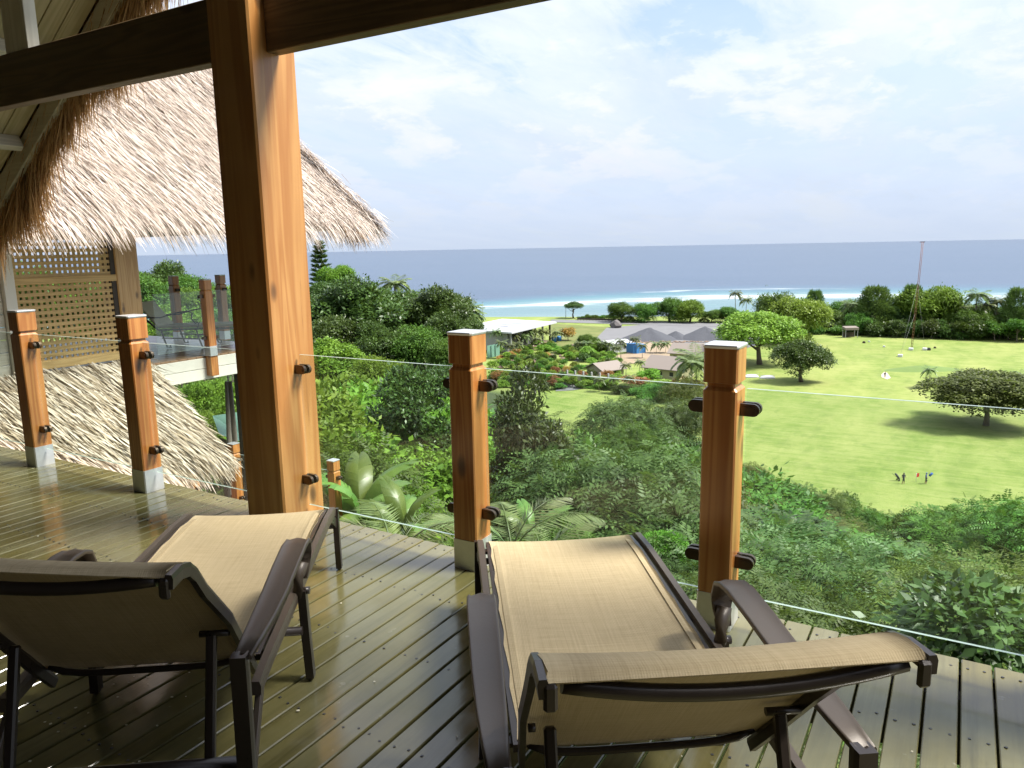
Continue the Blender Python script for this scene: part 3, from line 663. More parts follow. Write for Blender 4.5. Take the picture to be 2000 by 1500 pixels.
POST_LV = [(-0.02, 0.0645), (0.15, 0.0645), (0.958, 0.0645), (0.972, 0.0525), (0.985, 0.0525), (0.988, 0.0645), (1.118, 0.0645)]
mb = MB(); mb.loft(POST_LV, 0.006); post_me = mb.mesh('shaft', M['post'])
mb = MB(); mb.loft([(1.1182, 0.066), (1.126, 0.0685), (1.131, 0.067), (1.133, 0.06)], 0.008); cap_me = mb.mesh('cap', M['zinc'])
mb = MB(); mb.loft([(0.0, 0.0675), (0.147, 0.0675)], 0.006); col_me = mb.mesh('collar', M['zinc'])
# glass clamp: a flat D-shaped bracket reaching sideways from the post, pane gripped between two jaws
def clamp_mesh():
    mb = MB()
    def stadium(y0, y1, x0, x1, r_):
        pts = [(x0, y0, -r_), (x1-r_, y0, -r_)]+[(x1-r_+r_*math.sin(a), y0, -r_*math.cos(a)) for a in np.linspace(0.3, math.pi-0.3, 8)]+[(x1-r_, y0, r_), (x0, y0, r_)]
        lo = [mb.bm.verts.new(p) for p in pts]; hi = [mb.bm.verts.new((p[0], y1, p[2])) for p in pts]; n = len(pts)
        mb.bm.faces.new(lo[::-1]); mb.bm.faces.new(hi)
        for j in range(n): mb.bm.faces.new((lo[j], lo[(j+1) % n], hi[(j+1) % n], hi[j]))
    stadium(-0.026, -0.010, 0, 0.072, 0.024); stadium(0.010, 0.026, 0, 0.072, 0.024); stadium(-0.012, 0.012, 0, 0.024, 0.021)
    stadium(-0.029, -0.0255, 0.012, 0.060, 0.012)
    return mb.mesh('clamp', M['clamp'])
clamp_me = clamp_mesh()
def rail_post(x, y, z0, label, sides=(1, -1), group='railing posts of the deck', gy=0.0, axis='x', mt=None, clamps=(0.883, 0.272)):
    p = thing('railing_post', label, 'post', (x, y, z0), 0.0 if axis == 'x' else R(90), group)
    obj('shaft', post_me, p); obj('cap', cap_me, p); obj('collar', col_me, p)
    for s in sides:
        for z in clamps: obj('clamp', clamp_me, p, (s*0.0645, gy, z), (0, 0, 0 if s > 0 else math.pi))
    return p
GY = 2.872
rl = random.Random(3); mb = MB()
for i in range(70):
    if i < 38: x, y = -2.35+rl.gauss(0, 0.35), 1.25+rl.gauss(0, 0.25)
    else: x, y = rl.uniform(-4.5, 0.4), rl.uniform(0.8, 2.7)
    r_ = rl.uniform(0.0025, 0.0065); a0 = rl.random()*6
    mb.poly([(x+r_*math.cos(a0+q), y+r_*rl.uniform(0.5, 1.2)*math.sin(a0+q), 0.0035+rl.random()*0.002) for q in (0, 1.3, 2.6, 3.9, 5.1)])
obj('litter', mb.mesh('litter', plain('pale_flakes', (0.5, 0.47, 0.36), 0.8)), kind='stuff', label='tiny pale flakes scattered on the deck boards under the loungers', cat='litter')
PX = {'a': -5.737, 'b': -4.457, 'c': -1.935, 'd': -0.757}
rail_post(PX['a'], 2.857, 0, 'orange pine railing post with steel collar, leftmost on the near deck', gy=0.015)
rail_post(PX['b'], 2.857, 0, 'orange pine railing post with white lit collar left of the big column', gy=0.015)
rail_post(PX['c'], 2.857, 0, 'orange pine railing post at the foot of the right lounger', gy=0.015)
rail_post(PX['d'], 2.857, 0, 'orange pine railing post with knots behind the curled arm of the right lounger', gy=0.015)
mb = MB(); mb.loft([(-0.6, 0.1475), (3.0, 0.1475)], 0.010); cc = thing('timber_column', 'massive square golden pine column carrying the roof beams', 'column', (-3.189, 2.852, 0))
obj('shaft', mb.mesh('shaft', M['column']), cc)
for s in (1, -1):
    for z in (0.883, 0.272): obj('clamp', clamp_me, cc, (s*0.1475, 0.02, z), (0, 0, 0 if s > 0 else math.pi))
mb = MB(); mb.loft([(-0.6, 0.1475), (3.0, 0.1475)], 0.010); c2 = thing('timber_column', 'square pine roof column beyond the right end of the glass railing', 'column', (0.60, 2.852, 0)); obj('shaft', mb.mesh('shaft', M['column']), c2)
def pane(x0, x1, label, y=GY, z0=0.125, z1=0.962, base=0.0, group='glass railing panes of the deck', along='x'):
    mb = MB(); th_ = 0.013; L = x1-x0
    mb.box((0, 0, (z0+z1)/2), (L, th_, z1-z0), bev=0.0008)
    me = mb.mesh('glass_panel', [M['glass'], M['glassedge']])
    for p in me.polygons: p.material_index = 1 if abs(p.normal.z) > 0.5 else 0
    if along == 'x': return obj('glass_panel', me, None, ((x0+x1)/2, y, base), label=label, cat='glass panel', group=group)
    return obj('glass_panel', me, None, (y, (x0+x1)/2, base), (0, 0, R(90)), label=label, cat='glass panel', group=group)
e = 0.018
pane(-7.0, PX['a']-0.0645-e, 'glass railing pane at the far left end of the near deck')
pane(PX['a']+0.0645+e, PX['b']-0.0645-e, 'glass railing pane in front of the lower thatched roof')
pane(PX['b']+0.0645+e, -3.189-0.1475-e, 'glass railing pane just left of the big column')
pane(-3.189+0.1475+e, PX['c']-0.0645-e, 'glass railing pane between big column and the next post to its right')
pane(PX['c']+0.0645+e, PX['d']-0.0645-e, 'glass railing pane behind the foot of the right lounger')
pane(PX['d']+0.0645+e, 0.425, 'glass railing pane in front of the golf course, rightmost')

# ------------------------------------------------------------------ our roof structure
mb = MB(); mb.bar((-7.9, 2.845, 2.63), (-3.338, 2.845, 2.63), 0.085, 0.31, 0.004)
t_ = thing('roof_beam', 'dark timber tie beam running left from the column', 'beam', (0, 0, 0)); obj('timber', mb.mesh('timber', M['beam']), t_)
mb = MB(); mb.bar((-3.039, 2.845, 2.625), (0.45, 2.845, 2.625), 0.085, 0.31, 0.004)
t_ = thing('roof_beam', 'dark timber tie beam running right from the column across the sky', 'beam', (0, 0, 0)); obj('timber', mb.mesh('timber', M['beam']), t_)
RIDGE_X, RAKE_S = -1.37, 0.67
def rake_z(x): return 3.250+(x+5.34)*RAKE_S if x < RIDGE_X else 3.250+(2*RIDGE_X-x+5.34)*RAKE_S
mb = MB(); mb.box((-5.275, 2.845, 3.0), (0.262, 0.075, 0.43), bev=0.003)
t_ = thing('roof_strut', 'short upright timber strut standing on the left tie beam', 'strut', (0, 0, 0)); obj('timber', mb.mesh('timber', [M['beamy']]), t_)
roof = thing('thatched_roof', 'gabled thatch roof over the near deck, planked underside and ragged rake', 'roof', (0, 0, 0))
sl = math.atan(RAKE_S); RY0, RY1 = -5.0, 3.62
up_l = Vector((math.cos(sl), 0, math.sin(sl)))
eL = Vector((-8.6, 0, rake_z(-8.6)))
rg = Vector((RIDGE_X, 0, rake_z(RIDGE_X))); nrm = Vector((-math.sin(sl), 0, math.cos(sl)))
nrmR = Vector((math.sin(sl), 0, math.cos(sl))); eR = Vector((1.65, 0, rake_z(1.65)))
pl_len = (rg-eL).length; pr_len = (rg-eR).length
pw = 0.142; mbq = MB(); mbq.box((0, 0, 0), (pl_len, pw-0.007, 0.018), bev=0.003); cpm = mbq.mesh('plank', M['ceil']); mbq = MB(); mbq.box((0, 0, 0), (pr_len, pw-0.007, 0.018), bev=0.003); cpr = mbq.mesh('plank', M['beam'])
xo = Vector((-3.9, 0, rake_z(-3.9))); M['ceil_in'] = wood('low_bounce_ceiling_plank', (0.10, 0.07, 0.035), (0.17, 0.125, 0.065), 0.55, 0)  # unseen inner planks darkened to cut light bounced onto the rear faces
mbq = MB(); mbq.box((0, 0, 0), ((xo-eL).length, pw-0.007, 0.018), bev=0.003); cpo = mbq.mesh('plank', M['ceil'])
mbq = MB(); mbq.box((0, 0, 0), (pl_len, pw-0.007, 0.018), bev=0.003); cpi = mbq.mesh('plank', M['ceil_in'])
ci = 0; yy = RY1-0.07-pw/2
while yy > RY0:
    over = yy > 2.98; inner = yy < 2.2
    for side in (0, 1):
        if side == 1 and over: continue
        cen = (eL+rg)/2 if side == 0 else (eR+rg)/2; nn = nrm if side == 0 else nrmR
        if over: cen = (eL+xo)/2
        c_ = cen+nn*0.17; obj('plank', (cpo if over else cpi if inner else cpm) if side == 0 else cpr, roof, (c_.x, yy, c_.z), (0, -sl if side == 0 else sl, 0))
    yy -= pw
for side in (0, 1):
    e0, nn = (eL, nrm) if side == 0 else (eR, nrmR)
    mb = MB(); a = e0+nn*0.075; b = (xo if side == 0 else rg)+nn*0.075
    ye = RY1 if side == 0 else 3.02
    mb.bar((a.x, ye-0.035, a.z), (b.x, ye-0.035, b.z), 0.055, 0.165, 0.003, up=tuple(nn))
    obj('rafter', mb.mesh('rafter', M['rafter']), roof)
    nk = 9 if side == 0 else 4
    for k in range(nk):
        q = e0+(rg-e0)*((k+0.36)/nk)+nn*0.10
        ye = RY1 if side == 0 and q.x < -4.0 else 3.02
        mb = MB(); mb.box((q.x, (RY0+ye-0.09)/2, q.z), (0.06, ye-0.09-RY0, 0.115), Matrix.Rotation(-sl if side == 0 else sl, 3, 'Y'), 0.003)
        obj('purlin', mb.mesh('purlin', M['purlin']), roof)
    mb = MB(); q = (e0+rg)/2+nn*0.30; mb.box((q.x, (RY0+3.02)/2, q.z), ((pl_len if side == 0 else pr_len)+0.3, 3.02-RY0, 0.20), Matrix.Rotation(-sl if side == 0 else sl, 3, 'Y'))
    if side == 0: q = (eL+xo)/2+nn*0.30; mb.box((q.x-0.05, (3.03+RY1)/2, q.z), ((xo-eL).length+0.1, RY1-3.03+0.02, 0.20), Matrix.Rotation(-sl, 3, 'Y'))
    obj('thatch_layer', mb.mesh('thatch_layer', M['thatch_under']), roof)

def strand_mesh(name, P, T, N, L, W, mt, sag=None):
    """bent tapering straws: 2 segments"""
    n = len(P); T = T/np.linalg.norm(T, axis=1, keepdims=True); S = np.cross(N, T); S /= np.linalg.norm(S, axis=1, keepdims=True)
    L = L.reshape(-1, 1); W = W.reshape(-1, 1); sag = np.zeros((n, 3)) if sag is None else sag
    m_ = P+T*L*0.55+sag*0.3; e_ = P+T*L+sag
    V_ = np.stack([P-S*W*0.5, P+S*W*0.5, m_+S*W*0.45, m_-S*W*0.45, e_+S*W*0.12, e_-S*W*0.12], 1).reshape(-1, 3)
    b_ = np.arange(n).reshape(-1, 1)*6; F1 = b_+np.array([[0, 1, 2, 3]]); F2 = b_+np.array([[3, 2, 4, 5]])
    return mesh_np(name, V_, np.concatenate([F1, F2]), mt)
def roof_strands(name, mt, origin, along, upv, nrm_, L_along, a_max, clip, n, L=(0.3, 0.5), W=(0.012, 0.026), lift=0.03, seed=1, lean=0.0, bell=0.0):
    rng = np.random.default_rng(seed); along = np.array(along, float); upv = np.array(upv, float); nrm_ = np.array(nrm_, float)
    s = rng.random(n)*L_along; h = rng.random(n)*a_max
    h = np.floor(h/0.075)*0.075+rng.random(n)*0.055           # laid in courses
    keep = clip(s, h); s, h = s[keep], h[keep]; k = len(s)
    P = np.array(origin)+np.outer(s, along)+np.outer(h, upv)+np.outer(rng.random(k)*lift+0.004, nrm_)
    P += np.outer(0.02*np.sin(s*1.9+h*2.7), nrm_)
    P[:, 2] += bell*np.exp(-h/0.5)
    T = -upv+rng.normal(size=(k, 3))*0.13+nrm_*(0.05+rng.random(k)*0.13)[:, None]+np.outer(np.full(k, lean)+0.05*np.sin(s*0.9), along)
    N = nrm_+rng.normal(size=(k, 3))*0.45
    Ls = rng.uniform(*L, k); sag = np.zeros((k, 3)); sag[:, 2] = -rng.random(k)*0.05-np.where(h < 0.2, 0.05+0.10*rng.random(k), 0)
    return strand_mesh(name, P, T, N, Ls, rng.uniform(*W, k), mt, sag)
# fringe along our left rake and a thin skin of straw on the edge of the thatch
rng = np.random.default_rng(5); n = 15000; q = rng.random(n)*(xo-eL).length/pl_len*1.04; upn = np.array(up_l); P0 = np.array([eL.x, 0, eL.z])
P = P0+np.outer(q*pl_len*0.93-0.2, upn)+np.outer(rng.uniform(0.05, 0.34, n), np.array(nrm)); P[:, 1] = RY1+rng.random(n)**1.5*0.16-0.01
T = np.tile([-0.34, 0.05, -1.0], (n, 1))+rng.normal(size=(n, 3))*0.15; T += 0.25*np.sin(q*31)[:, None]*np.array([0.5, 0.2, 0.2])
Ls = rng.uniform(0.22, 0.58, n)*(0.85+0.35*np.sin(q*41)*np.sin(q*17))
sg = np.zeros((n, 3)); sg[:, 2] = -rng.random(n)*0.08
o = obj('thatch_fringe', strand_mesh('thatch_fringe', P, T, rng.normal(size=(n, 3))+[0, -0.7, 0], Ls, rng.uniform(0.004, 0.012, n), M['fringe'], sg), roof); o['kind'] = 'stuff'
# eave straw at the left
n = 5000; P = np.stack([np.full(n, eL.x)+rng.uniform(-0.15, 0.2, n), rng.uniform(RY0, RY1, n), np.full(n, eL.z+0.2)+rng.uniform(-0.12, 0.15, n)], 1)
o = obj('eave_straw', strand_mesh('eave_straw', P, np.tile([-0.6, 0, -1.0], (n, 1))+rng.normal(size=(n, 3))*0.2, rng.normal(size=(n, 3))+[-1, 0, 0], rng.uniform(0.2, 0.5, n), rng.uniform(0.006, 0.015, n), M['fringe']), roof); o['kind'] = 'stuff'
# unseen dark house wall, set close behind the deck to block light
wall = thing('light_blocking_wall', 'unseen dark timber house wall set close behind the deck to block light', 'wall', (0, 0, 0))
mb = MB(); mb.box((-2, -1.35, 2.6), (13.6, 0.15, 8.2)); obj('boarding', mb.mesh('boarding', M['darkwood']), wall)
mb = MB(); mb.box((2.6, -0.35, 1.8), (0.12, 1.9, 4.6)); mb.box((-8.3, 0.3, 0.9), (0.12, 3.2, 1.9)); obj('light_blocking_boards', mb.mesh('light_blocking_boards', M['darkwood']), wall)  # side boards out of view, added to keep light off house-facing sides
wall['kind'] = 'structure'; del wall['category']

# ------------------------------------------------------------------ sun loungers
def make_lounger(label, cx_, cy_, deg, dt=0.0, dz=0.0, skew=0.0):
    """local x across (w), local -y towards the head (t)"""
    root = thing('sun_lounger', label, 'sun lounger', (cx_, cy_, 0), R(deg), 'sun loungers on the near deck')
    def P(t_, z, w_): return (w_, -t_, z)
    A = (1.855+dt, 0.845+dz)
    rail_pts = [(-0.02, 0.285), (0.02, 0.303), (0.2, 0.318), (0.8, 0.325), (1.36, 0.33), (1.52, 0.325)]
    fab_z = lambda t_: float(np.interp(t_, [0, 0.05, 0.25, 0.8, 1.36], [0.292, 0.312, 0.326, 0.331, 0.334]))
    for s in (-1, 1):
        mb = MB(); pr = [(-0.013, -0.026), (0.013, -0.026), (0.015, 0.0), (0.011, 0.015), (-0.011, 0.015), (-0.015, 0.0)]
        mb.sweep([P(t_, z, s*0.330) for t_, z in rail_pts], pr); obj('side_rail', mb.mesh('side_rail', M['armpaint']), root)
        mb = MB(); pr = [(-0.008, -0.014), (0.008, -0.014), (0.008, 0.006), (-0.008, 0.006)]
        mb.sweep([P(t_, z-0.002, s*0.298) for t_, z in rail_pts[:-1]], pr)
        for tt in (0.1, 0.75, 1.3): mb.bar(P(tt, 0.300, s*0.29), P(tt, 0.300, s*0.33), 0.03, 0.012)
        obj('sling_rail', mb.mesh('sling_rail', M['frame']), root)
        # back frame: rises from the hinge, curls over at the head, ends in a rounded hook
        bp = [(1.34, 0.285), (1.42, 0.375), (1.60, 0.585+dz*0.5), (A[0]-0.10, A[1]-0.098), (A[0]-0.045, A[1]-0.034), (A[0]-0.005, A[1]-0.002), (A[0]+0.045, A[1]+0.014), (A[0]+0.108, A[1]+0.018)]
        pr = [(-0.007, -0.024), (0.007, -0.024), (0.009, -0.002), (0.006, 0.007), (-0.006, 0.007), (-0.009, -0.002)]
        mb = MB(); mb.sweep([P(t_, z, s*(0.303-0.018*min(1, max(0, (1.6-t_)/0.26)))) for t_, z in bp], pr, up=(0, 0.45, 1))
        mb.box(P(A[0]+0.106, A[1]-0.006, s*0.292), (0.022, 0.013, 0.046), None, 0.005)
        obj('back_rail', mb.mesh('back_rail', M['frame']), root)
        # arm: padded-looking band, bead along both edges, front end curled under
        ap = [(0.955, 0.385), (0.925, 0.425), (0.920, 0.470), (0.945, 0.515), (0.995, 0.537), (1.06, 0.544), (1.20, 0.538), (1.36, 0.526), (1.50, 0.522), (1.62, 0.522), (1.715, 0.522)]
        aw = [0.020, 0.027, 0.033, 0.037, 0.040, 0.041, 0.040, 0.038, 0.034, 0.028, 0.022]
        awx = [0.358, 0.359, 0.360, 0.361, 0.362, 0.363, 0.363, 0.363, 0.362, 0.360, 0.358]
        prs = [[(-a_, -0.006), (a_, -0.006), (a_, 0.004), (a_-0.004, 0.009), (a_-0.008, 0.005), (0, 0.012), (-a_+0.008, 0.005), (-a_+0.004, 0.009), (-a_, 0.004)] for a_ in aw]
        mb = MB(); pts = [Vector(P(t_, z, s*x_)) for (t_, z), x_ in zip(ap, awx)]
        rings = []
        for i, p in enumerate(pts):
            d = (pts[min(i+1, len(pts)-1)]-pts[max(i-1, 0)]).normalized(); sd = Vector((1, 0, 0)); uu = sd.cross(d)*1.0
            if uu.z < 0 and i > 3: uu = -uu
            if i <= 3: uu = Vector((0, -d.z, d.y)); uu = uu if uu.y > 0 or uu.z > 0 else -uu
            rings.append([mb.bm.verts.new(p+sd*a_+uu*b_) for a_, b_ in prs[i]])
        n_ = len(rings[0])
        for i in range(len(rings)-1):
            for j in range(n_): f_ = mb.bm.faces.new((rings[i][j], rings[i][(j+1) % n_], rings[i+1][(j+1) % n_], rings[i+1][j])); f_.smooth = True
        mb.bm.faces.new(rings[0]); mb.bm.faces.new(rings[-1])
        mb.tube([P(0.94, 0.44, s*0.362), P(0.955, 0.40, s*0.350), P(0.96, 0.345, s*0.345), P(0.955, 0.315, s*0.345)], [0.022, 0.024, 0.020, 0.014], 8)
        obj('arm', mb.mesh('arm', M['armpaint']), root)
        # legs
        def leg(path, ra): mb_ = MB(); pr_ = [(-ra[0], -ra[1]), (ra[0], -ra[1]), (ra[0]*1.05, 0), (ra[0], ra[1]), (-ra[0], ra[1]), (-ra[0]*1.05, 0)]; mb_.sweep(path, pr_, up=(0, 1, 0.01)); mb_.tube([path[-1], (path[-1][0], path[-1][1], 0.004)], [ra[0]*1.1, ra[0]*0.8], 8); return mb_
        obj('leg', leg([P(1.716, 0.531, s*0.352), P(1.722, 0.40, s*0.352), P(1.740, 0.12, s*0.352), P(1.745, 0.012, s*0.352)], (0.019, 0.019)).mesh('leg', M['frame']), root)
        mb_ = leg([P(0.945, 0.34, s*0.356), P(0.948, 0.18, s*0.360), P(0.950, 0.012, s*0.366)], (0.014, 0.020)); mb_.tube([P(0.945, 0.335, s*0.35), P(0.945, 0.335, s*0.382)], 0.013, 10)
        obj('leg', mb_.mesh('leg', M['frame']), root)
        mb_ = leg([P(-0.015, 0.300, s*0.340), P(0.0, 0.22, s*0.342), P(0.008, 0.10, s*0.344), P(0.0, 0.012, s*0.344)], (0.013, 0.020)); mb_.bar(P(0.015, 0.235, s*0.34), P(0.12, 0.305, s*0.332), 0.014, 0.04)
        obj('leg', mb_.mesh('leg', M['frame']), root)
        mb = MB(); mb.bar(P(1.46, 0.315, s*0.330), P(1.70, 0.07, s*0.335), 0.018, 0.034, 0.003); obj('brace', mb.mesh('brace', M['armpaint']), root)
        # notched prop under the back
        mb = MB(); a_, b_ = Vector(P(1.575, 0.525+dz*0.5, s*0.245)), Vector(P(1.735, 0.045, s*0.245)); mb.bar(a_, b_, 0.026, 0.022, 0.005)
        for q_ in (0.35, 0.5, 0.65, 0.8): p_ = a_.lerp(b_, q_); mb.box(p_+Vector((-s*0.0, 0.014, 0)), (0.012, 0.014, 0.014), Matrix.Rotation(0.4, 3, 'X'))
        mb.tube([a_+Vector((-0.03, 0, 0)), a_+Vector((0.045*s+0.0, 0, 0))], 0.009, 8)
        obj('prop', mb.mesh('prop', M['frame']), root)
    def cross(path, r_, nm='crossbar'): mb_ = MB(); mb_.tube(path, r_, 8); obj(nm, mb_.mesh(nm, M['frame']), root)
    cross([P(1.690, 0.215, -0.35), P(1.690, 0.215, 0.35)], 0.021)
    cross([P(0.985, 0.205, -0.355), P(0.985, 0.205, 0.355)], 0.016)
    cross([P(0.045, 0.235, -0.335), P(0.045, 0.235, 0.335)], 0.014)
    ws = np.linspace(-0.272, 0.272, 15)
    cross([P(1.385, 0.352-0.030*math.sqrt(max(0, 1-(x/0.272)**4)), x) for x in ws], 0.010)
    cross([P(A[0]+0.088, A[1]+0.004-0.030*(1-(x/0.272)**2), x) for x in ws], 0.014)
    # seat sling: woven sheet sagging slightly, hem rolls at the sides and foot
    def sheet_grid(path, nm, halfw, th_=0.004, sag=0.012, hem=True):
        nw = 13; k = len(path); V_ = []; path = [Vector((0, -a, b)) for a, b in path]
        for side in (0, 1):
            for i, p in enumerate(path):
                d = (path[min(i+1, k-1)]-path[max(i-1, 0)]).normalized(); nn = Vector((1, 0, 0)).cross(d); nn = nn if (nn.z > 0) else -nn
                fs = math.sin(math.pi*min(1, max(0, i/(k-1))))**0.5
                for j in range(nw):
                    u_ = -1+2*j/(nw-1); hw = halfw-0.004*math.sin(i*2.1)
                    q_ = p+Vector((u_*hw, 0, 0))-nn*(sag*(1-u_*u_)*(0.45+0.55*fs)+(th_ if side else 0)); V_.append(tuple(q_))
        F_ = []
        for side in (0, 1):
            o_ = side*k*nw
            for i in range(k-1):
                for j in range(nw-1):
                    a_ = o_+i*nw+j; f_ = (a_, a_+1, a_+nw+1, a_+nw); F_.append(f_ if side else f_[::-1])
        o_ = k*nw
        for i in range(k-1):
            F_.append((i*nw, (i+1)*nw, o_+(i+1)*nw, o_+i*nw)); F_.append((i*nw+nw-1, o_+i*nw+nw-1, o_+(i+1)*nw+nw-1, (i+1)*nw+nw-1))
        for j in range(nw-1):
            F_.append((j, o_+j, o_+j+1, j+1)); b_ = (k-1)*nw; F_.append((b_+j, b_+j+1, o_+b_+j+1, o_+b_+j))
        return mesh_np(nm, V_, np.array(F_), M['fabric'], smooth=True)
    seat = obj('seat_sling', sheet_grid([(-0.018, 0.270), (-0.012, 0.292), (0.01, 0.307)]+[(t_, fab_z(t_)+0.003) for t_ in np.linspace(0.06, 1.345, 18)], 'seat_sling', 0.292, sag=0.014), root)
    bpts = [(1.372, 0.340), (1.41, 0.384), (1.52, 0.50+dz*0.3), (1.61, 0.605+dz*0.5), (1.70, 0.705+dz*0.7), (A[0]-0.09, A[1]-0.075), (A[0]-0.05, A[1]-0.030), (A[0]-0.02, A[1]-0.004), (A[0]+0.012, A[1]+0.012), (A[0]+0.05, A[1]+0.024), (A[0]+0.09, A[1]+0.028), (A[0]+0.106, A[1]+0.018)]
    obj('back_sling', sheet_grid(bpts, 'back_sling', 0.297, sag=0.010), root)
    for ch_ in list(root.children):      # the back of this one sits a notch higher at its left side
        if skew and (ch_.name.split('.')[0] in ('back_rail', 'back_sling') or (ch_.name.startswith('crossbar') and max(v_.co.z for v_ in ch_.data.vertices) > 0.6)):
            for v_ in ch_.data.vertices: v_.co.z += skew*(0.3-v_.co.x)*min(1, max(0, (v_.co.z-0.34)/0.5))
    for s in (-1, 1):       # stitched hems
        mb = MB(); mb.sweep([(s*0.272, -t_, fab_z(t_)+0.0032-0.0005) for t_ in np.linspace(0.03, 1.36, 14)], [(-0.010, -0.001), (0.010, -0.001), (0.009, 0.0022), (-0.009, 0.0022)])
        obj('hem', mb.mesh('hem', M['fabric']), seat)
    return root
make_lounger('tan sling sun lounger at left, its foot against the big column', -2.753, 2.308, 35.9, 0.012, -0.012, 0.11)
make_lounger('tan sling sun lounger at right, its foot between the two railing posts', -1.379, 2.678, 35.3)

# ------------------------------------------------------------------ neighbouring villa
HX, HZ = -9.69, 0.0
villa = thing('villa', 'neighbouring villa with hipped thatch roof, lattice screen and raised deck', 'villa', (0, 0, 0))
EX, EY, EZ, HS = -8.80, 10.3, 1.87, 1.45
sl2 = math.atan(HS); upx = (-math.cos(sl2), 0, math.sin(sl2)); nx_ = (math.sin(sl2), 0, math.cos(sl2))
upy = (0, -math.cos(sl2), math.sin(sl2)); ny_ = (0, math.sin(sl2), math.cos(sl2))
amax = 3.9; hip = amax
mb = MB(); zt = EZ+HS*amax; o_ = 0.10
B0 = [(EX-o_, -2, EZ), (EX-o_, EY-o_, EZ), (-17, EY-o_, EZ), (-17, -2, EZ)]; B1 = [(EX-amax, -2+amax, zt), (EX-amax, EY-amax, zt), (-17+amax-0.5, EY-amax, zt), (-17+amax-0.5, -2+amax, zt)]
lo = [mb.bm.verts.new(p) for p in B0]; hi = [mb.bm.verts.new(p) for p in B1]
for j in range(4): mb.bm.faces.new((lo[j], lo[(j+1) % 4], hi[(j+1) % 4], hi[j]))
mb.bm.faces.new(hi); mb.bm.faces.new(lo[::-1])
roof_o = obj('roof', mb.mesh('roof', M['thatch_under']), villa)
slen = amax/math.cos(sl2)
o = obj('thatch', roof_strands('thatch', M['thatch'], (EX, -1.0, EZ+0.02), (0, 1, 0), upx, nx_, EY+1.0, slen, lambda s, h: s < (EY+1.0)-h*math.cos(sl2), 110000, lean=0.40, seed=2, L=(0.20, 0.38), W=(0.005, 0.013), lift=0.06), roof_o); o['kind'] = 'stuff'
o = obj('thatch', roof_strands('thatch', M['thatch'], (EX, EY, EZ+0.02), (-1, 0, 0), upy, ny_, 6.0, slen, lambda s, h: s > h*math.cos(sl2), 9000, seed=3, L=(0.25, 0.45), W=(0.01, 0.02), lift=0.06), roof_o); o['kind'] = 'stuff'
# hip straw laid down the hip line, and loose tuft at the corner
rng = np.random.default_rng(8); n = 4200; q = rng.random(n)*amax
P = np.stack([EX-q, EY-q, EZ+HS*q], 1)+rng.normal(size=(n, 3))*0.05+np.array([0.03, 0.03, 0.06])
T = np.tile([0.75, 0.65, -HS*0.8], (n, 1))+rng.normal(size=(n, 3))*0.22
o = obj('hip_thatch', strand_mesh('hip_thatch', P, T, np.tile([0.6, 0.6, 0.7], (n, 1))+rng.normal(size=(n, 3))*0.4, rng.uniform(0.2, 0.45, n), rng.uniform(0.008, 0.018, n), M['thatch']), roof_o); o['kind'] = 'stuff'
n = 260; P = np.tile([EX-0.05, EY-0.55, EZ+0.02], (n, 1))+rng.normal(size=(n, 3))*np.array([0.06, 0.16, 0.04])
o = obj('loose_straw', strand_mesh('loose_straw', P, np.tile([0.1, 0.1, -1.0], (n, 1))+rng.normal(size=(n, 3))*0.28, rng.normal(size=(n, 3)), rng.uniform(0.15, 0.38, n), rng.uniform(0.006, 0.012, n), M['fringe']), roof_o); o['kind'] = 'stuff'
# deck of the villa: boards run across, fascia of two boards
for k in range(36):
    y = 8.75-0.145*k-0.0725
    mb = MB(); mb.box((-11.6, 0, -0.014), (3.86, 0.138, 0.028), bev=0.003)
    if k == 0: vplank = mb.mesh('plank', M['hutdeck'])
    else: mb.bm.free()
    obj('plank', vplank, villa, (0, y, 0))
for z, h in ((-0.108, 0.155), (-0.272, 0.160)):
    mb = MB(); mb.box((HX+0.005, 6.6, z), (0.045, 4.4, h), bev=0.004); obj('fascia_board', mb.mesh('fascia_board', M['fascia']), villa)
mb = MB(); mb.box((-11.6, 8.77, -0.19), (3.86, 0.045, 0.32)); obj('fascia_board', mb.mesh('fascia_board', M['fascia']), villa)
mb = MB(); mb.box((-11.6, 6.2, -0.2), (3.7, 4.9, 0.28)); obj('deck_frame', mb.mesh('deck_frame', M['darkwood']), villa)
mb = MB(); mb.box((-9.86, 6.24, 0.95), (0.34, 0.33, 2.6), bev=0.012); obj('column', mb.mesh('column', wood('villa_column_wood', (0.42, 0.20, 0.05), (0.66, 0.42, 0.17), 0.4, 2, 0.1)), villa)
# lattice: crossing slats, mid rail, bottom rail, pale corner trim, cream siding
LX = -9.735
lat = obj('lattice_screen', None, villa)
for k in range(25):
    z = 0.215+k*0.0755
    if abs(z-1.21) < 0.045: continue
    mb = MB(); mb.box((LX+0.011, 5.43, z), (0.010, 1.27, 0.043)); obj('slat', mb.mesh('slat', M['lattice']), lat)
for k in range(19):
    y = 4.83+k*0.0665
    mb = MB(); mb.box((LX, y, 1.1), (0.010, 0.036, 1.9)); obj('slat', mb.mesh('slat', M['lattice']), lat)
for z, h in ((1.21, 0.085), (0.17, 0.10), (2.08, 0.08)):
    mb = MB(); mb.box((LX+0.018, 5.43, z), (0.040, 1.29, h), bev=0.003); obj('rail', mb.mesh('rail', M['lattice']), lat)
mb = MB(); mb.box((LX-0.02, 6.05, 1.1), (0.09, 0.08, 2.0)); obj('trim', mb.mesh('trim', M['darkwood']), lat)
mb = MB(); mb.box((LX+0.02, 4.72, 0.95), (0.12, 0.125, 2.4), bev=0.004); obj('corner_trim', mb.mesh('corner_trim', M['fascia']), villa)
